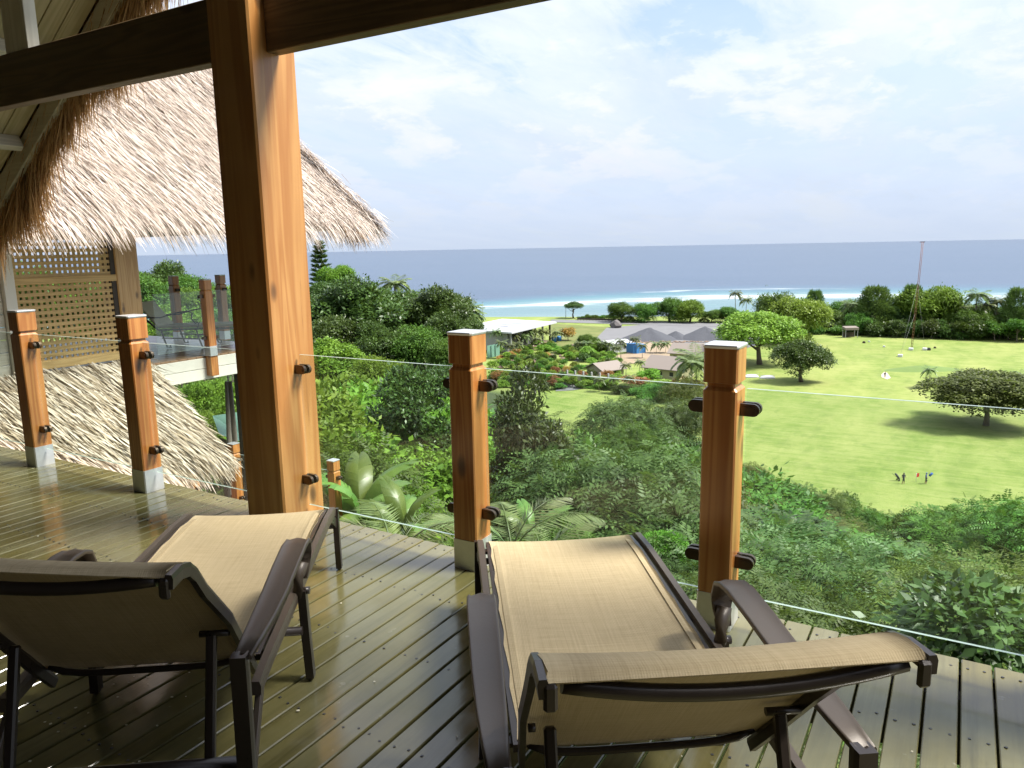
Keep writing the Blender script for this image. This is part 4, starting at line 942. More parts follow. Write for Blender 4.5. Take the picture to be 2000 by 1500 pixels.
for k in range(16):
    mb = MB(); mb.box((LX-0.01, 3.3, -0.14+k*0.150), (0.03, 2.70, 0.143), Matrix.Rotation(0.06, 3, 'Y'), 0.002); obj('siding_board', mb.mesh('siding_board', M['siding']), villa)
mb = MB(); mb.box((-11.5, 4.62, 1.0), (3.1, 0.06, 2.3)); obj('wall', mb.mesh('wall', M['siding']), villa)
mb = MB(); mb.box((-12.9, 3.2, 1.0), (0.08, 3.2, 2.3)); obj('wall', mb.mesh('wall', M['siding']), villa)
mb = MB()
for x, y in ((-10.2, 8.4), (-13.2, 8.4), (-10.2, 4.4)): mb.box((x, y, -2.6), (0.2, 0.2, 4.6))
obj('pier', mb.mesh('pier', M['darkwood']), villa)
def villa_post(x, y, label, zb=0.0, axis='x', long=False):
    p = rail_post(x, y, zb, label, group='railing posts of the neighbouring villa', axis=axis)
    return p
vp = villa_post(HX+0.085, 7.37, 'orange railing post bolted to the outside of the villa deck edge', axis='y')
mb = MB(); mb.box((0, 0, -0.15), (0.129, 0.129, 0.30), bev=0.006); obj('foot', mb.mesh('foot', M['post']), vp)
b1 = at_z(350, 664, 0.0); villa_post(b1.x, b1.y, 'railing post behind the ornate lounger on the villa deck')
b2 = at_z(440, 662, 0.0); villa_post(b2.x, b2.y, 'railing post at the seaward corner of the villa deck')
pane(6.50, 7.37-0.10, 'glass pane on the near edge of the villa deck, beside the wooden column', y=HX+0.085, group='glass panes of the villa deck', along='y')
pane(7.37+0.10, 8.72, 'glass pane on the near edge of the villa deck, right of the outer post', y=HX+0.085, group='glass panes of the villa deck', along='y')
dv = (b2-b1); 
mb = MB(); mb.box((0, 0, 0.545), (dv.length-0.2, 0.010, 0.83), bev=0.0008); me = mb.mesh('glass_panel', [M['glass'], M['glassedge']])
for p in me.polygons: p.material_index = 1 if abs(p.normal.z) > 0.5 else 0
for k, lb in ((0.5, 'glass pane on the seaward edge of the villa deck'), (-0.5, 'glass pane on the seaward edge of the villa deck, behind the lounger backrest')):
    c_ = b1+dv*k; obj('glass_panel', me, None, (c_.x, c_.y, 0), (0, 0, math.atan2(dv.y, dv.x)), label=lb, cat='glass panel', group='glass panes of the villa deck')
# lower thatch roof under the villa deck
lower = thing('lower_thatched_roof', 'lower straw thatch roof sloping down below the villa lattice', 'roof', (0, 0, 0))
LX0, LZ0, LX1, LZ1, LY = -9.72, 0.10, -8.62, -1.20, 6.62
dl = math.hypot(LX1-LX0, LZ1-LZ0); upl = ((LX0-LX1)/dl, 0, (LZ0-LZ1)/dl); nl_ = ((LZ0-LZ1)/dl, 0, -(LX0-LX1)/dl)
mb = MB(); mb.bm.faces.new([mb.bm.verts.new(p) for p in ((LX0, -1, LZ0), (LX1, -1, LZ1), (LX1, LY-0.15, LZ1), (LX0, LY-0.45, LZ0))])
mb.bm.faces.new([mb.bm.verts.new(p) for p in ((LX0-2.5, -1, LZ1-0.1), (LX1, -1, LZ1-0.02), (LX1, LY-0.15, LZ1-0.02), (LX0-2.5, LY-0.25, LZ1-0.1))])
obj('roof_base', mb.mesh('roof_base', M['thatch_under']), lower)
o = obj('thatch', roof_strands('thatch', M['thatch_low'], (LX1, -0.5, LZ1), (0, 1, 0), upl, nl_, LY+0.5, dl, lambda s, h: s < LY+0.5-0.22*h, 30000, lean=0.42, seed=12, L=(0.22, 0.44), W=(0.010, 0.024), lift=0.07), lower); o['kind'] = 'stuff'
rng = np.random.default_rng(18); n = 3600; q = rng.random(n); P = np.stack([LX0+(LX1-LX0)*q, LY-0.34+0.26*q-0.1*rng.random(n), LZ0+(LZ1-LZ0)*q], 1)+rng.normal(size=(n, 3))*0.035
T = np.tile([0.5, 0.42, -0.95], (n, 1))+rng.normal(size=(n, 3))*0.24
o = obj('edge_thatch', strand_mesh('edge_thatch', P, T, rng.normal(size=(n, 3))+[0.6, 0.6, 0.5], rng.uniform(0.2, 0.48, n), rng.uniform(0.010, 0.020, n), M['thatch_low']), lower); o['kind'] = 'stuff'
# lower deck railing
lowdeck = thing('lower_deck', 'lower timber terrace below the near deck', 'deck', (0, 0, 0)); lowdeck['kind'] = 'structure'; del lowdeck['category']
LDZ = -2.48
for k in range(30):
    mb = MB(); 
    if k == 0: mb.box((0, 0, -0.014), (0.138, 2.6, 0.028)); lpl = mb.mesh('plank', M['hutdeck'])
    else: mb.bm.free()
    obj('plank', lpl, lowdeck, (-11.2+k*0.145, 6.2, LDZ))
for x, lb in ((-10.45, 'orange post of the lower terrace half hidden under the thatch eave'), (-9.41, 'orange post of the lower terrace just left of the big column'), (-8.38, 'orange post of the lower terrace hidden behind the big column'), (-7.36, 'orange post of the lower terrace just right of the big column')):
    rail_post(x, 7.47, LDZ, lb, group='railing posts of the lower terrace')
for a_, b_, lb in ((-10.45, -9.41, 'glass pane of the lower terrace below the thatch corner'), (-9.41, -8.38, 'glass pane of the lower terrace left of the big column'), (-8.38, -7.36, 'glass pane of the lower terrace behind the big column'), (-11.6, -10.45, 'glass pane of the lower terrace beneath the straw eave')):
    pane(a_+0.09, b_-0.09, lb, y=7.485, base=LDZ, group='glass panes of the lower terrace')

# ornate chaise on the villa deck
c0 = at_z(372, 680, 0.0); ch = thing('chaise_longue', 'wrought metal chaise longue with scrolled arms on the villa deck', 'chaise', (c0.x, c0.y, 0), 0)
# local: x along the photo's right direction (foot), y away
vx = Vector((CR[0], CR[1], 0)).normalized(); ch.rotation_euler = (0, 0, math.atan2(vx.y, vx.x)-0.05)
for s in (0, 1):
    y = s*0.6
    mb = MB(); mb.tube([(-0.85, y, 0.74), (-0.72, y, 0.50), (-0.50, y, 0.30)], 0.016, 6); mb.tube([(-0.50, y, 0.30), (1.35, y, 0.33)], 0.016, 6); obj('side_rail', mb.mesh('side_rail', M['frame']), ch)
    mb = MB(); mb.tube([(-0.70, y, 0.50), (-0.45, y, 0.50), (-0.2, y, 0.57), (0.0, y, 0.60), (0.08, y, 0.57), (0.06, y, 0.48), (0.12, y, 0.40), (0.18, y, 0.42), (0.14, y, 0.31)], 0.013, 6); obj('arm', mb.mesh('arm', M['frame']), ch)
    for x in (-0.42, 0.16, 1.2):
        mb = MB(); mb.tube([(x-0.04, y, 0.31), (x, y, 0.15), (x+0.04, y, 0.02), (x+0.10, y, 0.02), (x+0.09, y, 0.055)], 0.014, 6); obj('leg', mb.mesh('leg', M['frame']), ch)
mb = MB(); mb.tube([(-0.45, 0, 0.17), (0.15, 0, 0.15)], 0.013, 6); mb.tube([(-0.45, 0.6, 0.17), (0.15, 0.6, 0.15)], 0.013, 6); obj('stretcher', mb.mesh('stretcher', M['frame']), ch)
mb = MB(); mb.bar((-0.50, 0.3, 0.34), (1.33, 0.3, 0.37), 0.54, 0.035, 0.01); obj('seat', mb.mesh('seat', M['leaf_olive'] if False else plain('olive_sling', (0.36, 0.34, 0.22), 0.7)), ch)
mb = MB(); mb.bar((-0.84, 0.3, 0.74), (-0.52, 0.3, 0.33), 0.52, 0.03, 0.01); obj('backrest', mb.mesh('backrest', bpy.data.materials['olive_sling']), ch)

# ------------------------------------------------------------------ near plants by the deck
def banana_leaf_mesh(L, W, seed, torn=0.5):
    rng = np.random.default_rng(seed); Vs = []; Fs = []; off = 0; n = 26; u_ = np.linspace(0, 1, n+1)
    def c(q): return np.array([L*q*(1-0.1*q), 0, L*(0.55*q-0.75*q*q)])
    for sg in (-1, 1):
        i = 0
        while i < n:
            k = min(n, i+rng.integers(2, 6)); dz = rng.normal()*0.05*W*torn*4; rows = []
            for j in range(i, k+1):
                q = u_[j]; wd = W*0.5*math.sin(math.pi*min(1, q*0.9+0.07))**0.6; sh = 0.0 if j < k else -0.006
                p = c(q); rows.append([p, p+np.array([0.05*L, sg*wd*0.5, -0.02*L]), p+np.array([0.10*L+sh, sg*wd, -0.09*L+dz-0.1*wd])])
            V_ = np.array(rows).reshape(-1, 3); m_ = k-i+1
            F_ = [(a*3+b, a*3+b+1, (a+1)*3+b+1, (a+1)*3+b) for a in range(m_-1) for b in range(2)]
            Vs.append(V_); Fs.append(np.array(F_)+off); off += len(V_); i = k
    return mesh_np('leaf', np.concatenate(Vs), np.concatenate(Fs), M['banana'], smooth=True)
BL = [banana_leaf_mesh(1.0, 0.34, s) for s in (1, 2, 3)]
def banana(px, py, D, size, label, leaves):
    p = at_d(px, py, D); g_ = ground(p.x, p.y); t_ = thing('banana_plant', label, 'plant', (p.x, p.y, g_))
    h = p.z-g_; mb = MB(); mb.tube([(0, 0, -0.2), (0, 0, h*0.5), (0, 0, h)], [0.14, 0.11, 0.06], 9); obj('stem', smooth(mb.mesh('stem', plain('banana_stem', (0.20, 0.22, 0.08), 0.6))), t_)
    for i, (az_, el, sc_) in enumerate(leaves):
        obj('leaf', BL[i % 3], t_, (0, 0, h), (random.uniform(-0.3, 0.3), -el, az_), (size*sc_,)*3)
# bearings: az_ measured in world; camera forward is YAW+90deg
FW = math.pi/2+YAW
banana(705, 1015, 10.5, 1.35, 'banana plant with broad torn leaves right behind the big column', [(FW+2.6, 1.0, 0.8), (FW+1.3, 0.9, 0.75), (FW-1.2, 1.0, 0.85), (FW+0.2, 0.9, 0.9), (FW-2.2, 0.75, 0.7), (FW+3.0, 0.35, 0.7), (FW-0.6, 0.5, 0.8)])
banana(790, 1045, 9.6, 0.95, 'banana plant with upright leaves left of the middle railing post', [(FW-1.4, 1.15, 0.8), (FW+1.5, 0.9, 0.8), (FW, 0.7, 0.8), (FW+2.6, 0.4, 0.8), (FW-2.6, 0.6, 0.75), (FW+0.8, 1.25, 0.9)])
banana(1040, 1050, 9.8, 0.85, 'banana plant just right of the middle railing post', [(FW-1.5, 0.9, 0.8), (FW+1.4, 0.8, 0.8), (FW+3.0, 0.7, 0.7), (FW+0.4, 0.9, 0.75)])
fv, ff = frond_geo(1.0, 0.75, 77, wid=0.3, nl=44, up=0.62, leafw=0.014); FR = mesh_np('frond', fv, ff, M['palmleaf'])
def nearpalm(px, py, D, size, label, azs):
    p = at_d(px, py, D); g_ = ground(p.x, p.y); t_ = thing('young_palm', label, 'palm', (p.x, p.y, g_)); h = p.z-g_
    mb = MB(); mb.tube([(0, 0, -0.2), (0, 0, h)], [0.09, 0.06], 8); obj('trunk', smooth(mb.mesh('trunk', M['palmtrunk'])), t_)
    for a, el, sc_ in azs: obj('frond', FR, t_, (0, 0, h), (0, -el, a), (size*sc_,)*3)
nearpalm(770, 1085, 7.2, 1.1, 'young palm with arching feathery fronds left of the middle post', [(FW-1.5, 0.35, 1), (FW+1.4, 0.4, 1), (FW-0.6, 0.3, 0.9), (FW+2.7, 0.2, 0.8), (FW+0.5, 0.5, 0.9), (FW-2.3, 0.3, 0.9)])
nearpalm(1000, 1075, 8.0, 1.2, 'young palm with arching fronds right of the middle post', [(FW-1.5, 0.45, 1), (FW-0.9, 0.6, 0.9), (FW+1.4, 0.4, 1), (FW+0.2, 0.4, 0.9), (FW-2.4, 0.2, 0.9), (FW+2.6, 0.2, 0.9)])
nearpalm(1060, 1100, 8.5, 1.0, 'young palm at the left edge of the right lounger', [(FW-1.2, 0.6, 1), (FW+1.9, 0.4, 1), (FW+0.2, 0.4, 0.9)])

# ------------------------------------------------------------------ jungle on the slope
FT = 'trees on the slope below the railing'
tree_px('glossy', 815, 726, 25, 190, 'dark glossy-leaved tree left of the middle railing post', FT, var=0)
tree_px('glossy', 1015, 733, 21, 205, 'tall dark glossy-leaved tree right of the middle railing post', FT, var=1)
tree_px('olive', 1085, 860, 24, 130, 'lighter yellow-green tree beside the tall dark glossy one', FT)
tree_px('creeper', 690, 735, 40, 190, 'bright green creeper-covered tree right of the big column', FT)
tree_px('creeper', 640, 665, 72, 130, 'yellow-green bushy tree on the ridge just right of the big column', FT)
tree_px('bright', 735, 700, 62, 130, 'pale green tree on the ridge below the dark wood', FT)
tree_px('creeper', 690, 880, 24, 190, 'bright mound of creepers above the banana leaves', FT)
tree_px('bright', 765, 960, 17, 120, 'small bright green tree above the banana plants', FT)
tree_px('feathery', 1235, 785, 78, 200, 'broad grey-green feathery tree in front of the small lawn', FT, var=0)
tree_px('feathery', 1335, 785, 84, 130, 'grey-green feathery tree left of the right railing post', FT, var=1)
tree_px('olive', 1338, 742, 150, 80, 'round olive tree before the cream houses', FT)
tree_px('flat', 1950, 1012, 84, 225, 'flat-topped spreading tree at the golf edge, far right', FT, hfrac=0.35)
tree_px('flat', 2075, 990, 80, 200, 'flat-topped spreading tree cut by the right edge', FT, hfrac=0.35)
tree_px('bright', 1305, 1040, 15, 90, 'small light green tree beside the right lounger foot', FT)
tree_px('pinnate', 1225, 830, 50, 130, 'drooping leafy tree with pale twigs in the middle of the slope', FT)
bx_, by_ = [450, 560, 620, 700, 780, 900, 1000, 1080, 1130, 1180, 1260, 1350, 1440, 1480, 1600, 1700, 1800, 1850, 2000, 2300], [735, 740, 672, 708, 730, 752, 775, 845, 860, 850, 785, 775, 880, 918, 945, 985, 1005, 1065, 1065, 1060]
kinds = {'L': ['bright', 'creeper', 'mid', 'bright', 'pinnate', 'creeper'], 'M': ['mid', 'pinnate', 'olive', 'dark', 'mid', 'feathery'], 'R': ['olive', 'pinnate', 'feathery', 'mid', 'glossy', 'olive', 'feathery']}
WORDS = {'bright': 'bright green leafy tree', 'creeper': 'bright tree smothered in creepers', 'mid': 'mid green leafy tree', 'pinnate': 'tree with drooping compound leaves', 'olive': 'olive green fine-leaved tree', 'dark': 'dark green dense tree', 'feathery': 'grey-green feathery tree', 'glossy': 'dark glossy-leaved tree'}
SIDE = {'L': 'on the left part of the slope beyond the deck', 'M': 'on the middle slope between the railing posts', 'R': 'on the right slope below the golf course'}
rj = random.Random(21)
ROWS = ['nearest row', 'second row', 'third row', 'fourth row down', 'fifth row down', 'sixth row down', 'middle of the slope', 'just past mid slope', 'lower middle of the slope', 'lower slope', 'far lower slope', 'next to last row', 'last row at the foot']
def landmark(px):
    for lim_, w_ in ((420, 'left of the big column'), (640, 'behind the big column'), (760, 'just right of the big column'), (880, 'left of the middle post'), (1000, 'behind the middle post'), (1130, 'right of the middle post'), (1260, 'between middle and right posts'), (1360, 'left of the right post'), (1480, 'behind the right post'), (1620, 'a little right of the right post'), (1780, 'in the middle of the rightmost pane'), (1920, 'at right in the rightmost pane')):
        if px < lim_: return w_
    return 'at the right edge of the view'
for ri, D in enumerate([6.4, 8.2, 10.5, 13.4, 17, 21.5, 27, 34, 42.5, 53, 65, 79, 95]):
    step = 7.6; off = step*0.5*(ri % 2)
    a = -30+off
    while a < 37:
        aa = a+rj.uniform(-1.5, 1.5); Dd = D*rj.uniform(0.94, 1.07); a += step
        if aa < -11 and Dd < 15: continue                      # lower terrace and villas stand here
        if aa < -17 and Dd < 20: continue
        x, y = dirxy(aa, Dd); g_ = ground(x, y); wid = 0.25*Dd*rj.uniform(0.75, 1.3)
        hh = wid*rj.uniform(1.0, 1.5)+0.6+min(7, Dd*0.12); px, _ = proj((x, y, g_+hh)); half = wid/2/Dd*F
        keep_ = 960 if Dd < 24 and 730 < px < 1120 else 0; lim = max(keep_, 0) if keep_ else max(np.interp(px+q*half, bx_, by_) for q in (-0.7, 0, 0.7))+rj.uniform(0, 14)
        rx_, ry_ = dirxy(aa, Dd+wid*0.45)
        while hh > 0.6 and min(proj((x, y, g_+hh*1.05))[1], proj((rx_, ry_, g_+hh*0.82))[1]) < lim: hh -= 0.2
        if Dd < 9 and -11 < aa < 2: hh = min(hh, -g_-2.9)
        hh *= rj.uniform(0.72, 1.0) if Dd < 60 else 1.0
        if hh < 1.1 or (hh < wid*0.25 and Dd > 30): continue
        sd = 'L' if aa < -7 else ('M' if aa < 11 else 'R'); kd = rj.choice(kinds[sd])
        tree(kd, x, y, g_+hh, wid*1.1, WORDS[kd]+' '+landmark(px)+', '+ROWS[ri], 'jungle trees '+SIDE[sd])
EDGE = ['olive', 'pinnate', 'mid', 'feathery', 'olive', 'mid', 'pinnate']
for i, px in enumerate(range(1455, 1850, 38)):
    kd = EDGE[i % 7]; wp = rj.uniform(95, 135); tree_px(kd, px, float(np.interp(px, bx_, by_))+rj.uniform(8, 22), 93+rj.uniform(-5, 4), wp, WORDS[kd]+' at the golf edge, '+landmark(px), 'trees along the lower edge of the golf course')
# undergrowth leaves over the slope: nobody could count it
rng = np.random.default_rng(33); n = 90000
Dd = 4.2*np.exp(rng.random(n)*math.log(110/4.2)); aa = rng.uniform(-36, 40, n)
ok = ~((aa < -9) & (Dd < 12)); Dd, aa = Dd[ok], aa[ok]; n = len(Dd)
th = YAW-np.radians(aa); X = -np.sin(th)*Dd; Y = np.cos(th)*Dd
tuft = (np.sin(X*3.1/np.maximum(1, Dd/12))*np.sin(Y*2.7/np.maximum(1, Dd/12))+1)*0.5
Zg = np.array([ground(a_, b_) for a_, b_ in zip(X, Y)])
ok = Zg > -34.6; X, Y, Zg, Dd, tuft = X[ok], Y[ok], Zg[ok], Dd[ok], tuft[ok]; n = len(X)
P = np.stack([X, Y, Zg+rng.random(n)*(0.3+0.9*tuft)*np.minimum(1.4, Dd/12)], 1)
L = Dd*0.011*rng.uniform(0.7, 1.6, n)+0.03
v_, f_ = kites(P, rdir(n, rng)*0.6+[0, 0, 1], rdir(n, rng)+[0, 0, 0.4], L, L*0.5, 0.1)
obj('undergrowth', mesh_np('undergrowth', v_, f_, M['underlay']), kind='stuff', label='tangled green undergrowth covering the slope below the deck', cat='undergrowth')

# ------------------------------------------------------------------ wood on the left ridge
FL = 'trees on the left ridge'
tree_px('dark', 695, 546, 118, 200, 'large dark domed tree, nearest the big column on the ridge', FL, var=0)
tree_px('dark', 785, 572, 124, 160, 'dark tree in the middle of the ridge wood below the palm', FL, var=1)
tree_px('dark', 858, 562, 118, 135, 'large dark tree at the right end of the ridge wood', FL, var=0)
tree_px('dark', 885, 608, 112, 110, 'dark tree sloping down behind the white building', FL, var=1)
tree_px('dark', 742, 630, 108, 120, 'shaded tree low in the ridge wood, branches showing', FL)
tree_px('mid', 820, 640, 108, 130, 'green tree low in the ridge wood beside the middle post', FL)
tree_px('bright', 662, 520, 138, 70, 'yellow-green tree with two leaders left of the palm', FL)
tree_px('dark', 628, 552, 134, 60, 'dark tree at the foot of the tall conifer', FL)
p = at_d(622, 467, 140); tree('norfolk', p.x, p.y, p.z, 7.0, 'tall dark conifer with tiered branches right of the big column', FL, name='norfolk_pine')
tree_px('palm', 767, 534, 146, 64, 'coconut palm rising above the ridge wood', FL)
tree_px('palm', 913, 586, 120, 56, 'coconut palm at the right end of the ridge wood', FL)
tree_px('palm', 922, 603, 118, 42, 'second smaller palm beside the right end of the ridge wood', FL)
tree_px('dark', 640, 620, 110, 120, 'dark tree low on the ridge touching the big column', FL)
tree_px('mid', 880, 665, 100, 90, 'green tree at the foot of the ridge wood behind the middle post', FL)
FV = 'trees behind the villa deck'
tree_px('dark', 310, 515, 60, 100, 'dark round tree behind the villa deck railing', FV, var=0)
tree_px('mid', 355, 540, 55, 90, 'green tree seen through the villa glass, left of the outer post', FV)
tree_px('bright', 395, 560, 45, 80, 'light green tree behind the outer post of the villa deck', FV)
tree_px('bright', 455, 560, 48, 90, 'light green tree hidden partly by the big column', FV)
tree_px('mid', 250, 535, 50, 120, 'green tree behind the villa column', FV)
tree_px('mid', 120, 530, 50, 160, 'green tree glimpsed through the villa lattice', FV)
tree_px('bright', 340, 600, 34, 120, 'pale green bush behind the ornate chaise', FV)
tree_px('mid', 440, 605, 34, 110, 'green bush behind the villa corner post', FV)
tree_px('bright', 400, 745, 22, 110, 'light green tree below the villa deck', FV)
tree_px('mid', 455, 760, 26, 90, 'green tree beneath the villa deck beside the big column', FV)
tree_px('creeper', 470, 850, 17, 120, 'creeper-covered bush right of the straw eave', FV)
tree_px('bright', 370, 800, 19, 90, 'yellow-green bush behind the lower thatch corner', FV)
for a, D, kd in ((-30, 19, 'mid'), (-26, 22, 'bright'), (-22, 18, 'creeper'), (-19, 24, 'mid'), (-17, 19, 'bright'), (-24, 28, 'mid'), (-20, 30, 'bright'), (-15, 16, 'creeper'), (-13, 20, 'bright')):
    x, y = dirxy(a, D); tree(kd, x, y, ground(x, y)+2.6, 4.2, WORDS[kd]+' in the villa gully, '+('left' if a < -24 else 'middle' if a < -18 else 'right')+(' front' if D < 20 else ' back')+' part', 'trees in the gully by the villa')
# pale thin stems and a green roof seen in the gap by the column
for px, D, lean, lb in ((449, 13.5, 0.0, 'thin pale trunk standing in the gap left of the big column'), (443, 13.8, -0.35, 'thin pale leaning trunk left of the big column')):
    p = at_d(px, 745, D); g_ = ground(p.x, p.y); mb = MB(); mb.tube([(0+lean, lean*0.3, 0), (lean*0.4, 0, (p.z-g_)*0.6), (0, 0, p.z-g_)], [0.07, 0.06, 0.035], 7)
    obj('bare_trunk', smooth(mb.mesh('bare_trunk', M['palmtrunk'])), None, (p.x, p.y, g_), label=lb, cat='tree trunk')
g0 = thing('green_roofed_shed', 'low shed with pale green roof glimpsed beside the big column', 'shed', (0, 0, 0))
pa, pb, pc, pd_ = at_d(415, 812, 15.5), at_d(500, 800, 15.5), at_d(520, 880, 14), at_d(428, 848, 14)
mb = MB(); mb.bm.faces.new([mb.bm.verts.new(q) for q in (pa, pb, pc, pd_)]); obj('roof', mb.mesh('roof', M['greenroof']), g0)
mb = MB(); lo_ = Vector((0, 0, 0.12)); mb.bm.faces.new([mb.bm.verts.new(q) for q in (pd_-lo_*0.5, pc-lo_*0.5, pc-Vector((0, 0, 2.2)), pd_-Vector((0, 0, 2.2)))]); obj('wall', mb.mesh('wall', M['darkwood']), g0)

# ------------------------------------------------------------------ flat land: white building, yard, houses
def basebox(name, parent, pts, h, m_, z=GZ): mb_ = MB(); mb_.prism([(p[0], p[1], z) for p in pts], h); return obj(name, mb_.mesh(name, m_), parent)
wb = thing('white_building', 'long white flat-roofed building with solar panels near the shore', 'building', (0, 0, 0))
q0, q1 = at_z(996, 690, GZ), at_z(1072, 668, GZ); q3 = at_z(905, 682, GZ)
u1 = (q1-q0); u2 = (q3-q0); 
def wbp(a, b, z=0): v_ = q0+u1*a+u2*b; return (v_.x, v_.y, GZ+z)
def wblk(nm, a0, a1, b0, b1, z0, z1, m_): mb_ = MB(); mb_.prism([wbp(a0, b0, z0), wbp(a1, b0, z0), wbp(a1, b1, z0), wbp(a0, b1, z0)], z1-z0); return obj(nm, mb_.mesh(nm, m_), wb)
wblk('wall', 0.0, 0.62, 0.05, 1.0, 0, 6.6, M['offwhite'])
wblk('roof', -0.06, 1.10, -0.10, 1.15, 7.2, 7.75, M['metalroof'])
wblk('upper_wall', 0.0, 0.85, 0.06, 1.0, 6.6, 7.2, M['offwhite'])
for i in range(3): wblk('solar_panel', 0.35+i*0.16, 0.49+i*0.16, 0.35, 0.65, 7.80, 7.95, plain('solar_panel', (0.30, 0.31, 0.33), 0.3))
for i, a_ in enumerate((0.0, 0.2, 0.4, 0.6, 0.8, 1.0)): wblk('column', a_, a_+0.018, -0.03, 0.0, 0, 7.2, M['offwhite'] if i % 2 == 0 else M['darkwood'])
for a_ in (0.08, 0.24, 0.40): wblk('window', a_, a_+0.10, 0.045, 0.051, 1.5, 5.2, M['dark'])
wblk('window', 0.64, 0.70, 0.2, 0.9, 1.0, 5.5, M['dark'])
wblk('floor_slab', 0.0, 1.05, -0.04, 1.0, 0.02, 0.4, M['sandy'])
fc = thing('green_fence_panel', 'green sheet fence panel beside the middle railing post', 'fence', (0, 0, 0))
for i in range(3):
    a_, b_ = at_z(952+i*8, 700-i*1.5, GZ), at_z(960+i*8, 698-i*1.5, GZ); mb = MB(); mb.bar((a_.x, a_.y, GZ+2.2), (b_.x, b_.y, GZ+2.2), 0.08, 4.2); obj('panel', mb.mesh('panel', M['greenroof']), fc)
# gravel heaps
def heap(px0, px1, ytop, ybase, label, m_='gravel'):
    c_ = at_z((px0+px1)/2, ybase, GZ); D = math.hypot(c_.x, c_.y); r_ = (px1-px0)/2*D/F*1.02; top = at_d((px0+px1)/2, ytop, D+r_*0.5).z
    rg_ = np.random.default_rng(int(px0)); n1, n2 = 40, 9; V_ = [(0, 0, top-GZ)]
    for j in range(1, n2+1):
        for i in range(n1):
            a_ = i*6.2832/n1; q_ = j/n2; rr_ = r_*q_*(1+0.10*math.sin(3*a_+px0)+0.05*math.sin(7*a_)); z_ = (top-GZ)*(1-q_)**0.95*(1+rg_.normal()*0.03)
            V_.append((rr_*math.cos(a_), rr_*math.sin(a_)*1.0, max(0, z_)))
    F3 = np.array([(0, 1+i, 1+(i+1) % n1) for i in range(n1)]); F4 = np.array([(1+(j*n1)+i, 1+(j+1)*n1+i, 1+(j+1)*n1+(i+1) % n1, 1+j*n1+(i+1) % n1) for j in range(n2-1) for i in range(n1)])
    obj('gravel_heap', mesh_np('gravel_heap', V_, [F3, F4], M[m_], smooth=True), None, (c_.x, c_.y, GZ+0.02), label=label, cat='gravel heap', group='gravel heaps in the yard')
heap(1215, 1320, 637, 662, 'broad dark gravel heap in the yard, leftmost')
heap(1292, 1348, 645, 661, 'small dark gravel heap between the two big ones')
heap(1328, 1425, 635, 661, 'tall dark gravel heap left of the right railing post')
heap(1405, 1450, 644, 656, 'low dark gravel heap behind the right railing post')
# houses
def house(name, label, A, B, depth, hw, hr, wallm, roofm, over=0.8, gable='long', door=True):
    """A-B: near wall line on the ground"""
    t_ = thing(name, label, 'house', (0, 0, 0)); ax = (B-A).normalized(); ay = Vector((-ax.y, ax.x, 0)); L = (B-A).length
    if ay.dot(Vector((CF[0], CF[1], 0))) < 0: ay = -ay
    def W(a_, b_, z): v_ = A+ax*a_+ay*b_; return (v_.x, v_.y, GZ+z)
    mb_ = MB(); mb_.prism([W(0, 0, 0), W(L, 0, 0), W(L, depth, 0), W(0, depth, 0)], hw); obj('wall', mb_.mesh('wall', wallm), t_)
    o_ = over
    for sgn in (0, 1):
        e0 = -o_ if sgn == 0 else depth+o_; mb_ = MB(); zc_ = hw-0.05; th_ = 0.18
        a0, a1, r0, r1 = W(-o_, e0, zc_-0.25), W(L+o_, e0, zc_-0.25), W(L+o_, depth/2, hw+hr), W(-o_, depth/2, hw+hr)
        lo2 = [mb_.bm.verts.new(p) for p in (a0, a1, r1 if False else r0, r1)]
        vs = [Vector(p) for p in (a0, a1, r0, r1)]; dn = Vector((0, 0, th_)); mb_.bm.free(); mb_ = MB()
        b_ = [mb_.bm.verts.new(p) for p in vs]; t2 = [mb_.bm.verts.new(p+dn) for p in vs]
        mb_.bm.faces.new(b_[::-1]); mb_.bm.faces.new(t2)
        for j in range(4): mb_.bm.faces.new((b_[j], b_[(j+1) % 4], t2[(j+1) % 4], t2[j]))
        obj('roof', mb_.mesh('roof', roofm), t_)
    for e_ in (0, L):
        mb_ = MB(); mb_.poly([W(e_, 0, hw), W(e_, depth, hw), W(e_, depth/2, hw+hr-0.1)]); obj('gable', mb_.mesh('gable', wallm), t_)
    k = max(2, int(L/3.2))
    for i in range(k):
        c_ = (i+0.5)*L/k; mb_ = MB(); mb_.bar(W(c_-0.55, -0.04, hw*0.55), W(c_+0.55, -0.04, hw*0.55), 0.06, 1.1); wn = obj('window', mb_.mesh('window', M['dark']), t_)
        mb_ = MB(); mb_.bar(W(c_-0.65, -0.05, hw*0.55-0.6), W(c_+0.65, -0.05, hw*0.55-0.6), 0.10, 0.08); obj('sill', mb_.mesh('sill', M['white']), wn)
    mb_ = MB(); mb_.bar(W(-0.04, depth*0.35, hw*0.5), W(-0.04, depth*0.6, hw*0.5), 0.06, 1.3); obj('window', mb_.mesh('window', M['dark']), t_)
    return t_
house('small_house', 'small cream house with grey-brown roof, nearest the rock garden', at_z(1178, 742, GZ), at_z(1218, 736, GZ), 7, 2.6, 1.6, M['cream'], M['brownroof'])
house('cream_house', 'cream house with grey-brown gabled roof in the middle of the group', at_z(1258, 738, GZ), at_z(1322, 745, GZ), 10, 3.2, 2.6, M['cream'], M['brownroof'])
house('cream_house', 'cream house with brown roof behind, closest to the right post', at_z(1308, 708, GZ), at_z(1372, 712, GZ), 10, 3.2, 2.4, M['cream'], M['brownroof'])
house('white_shed', 'small white shed beside the blue container', at_z(1192, 690, GZ), at_z(1230, 686, GZ), 7, 3.4, 0.5, M['white'], M['metalroof'])
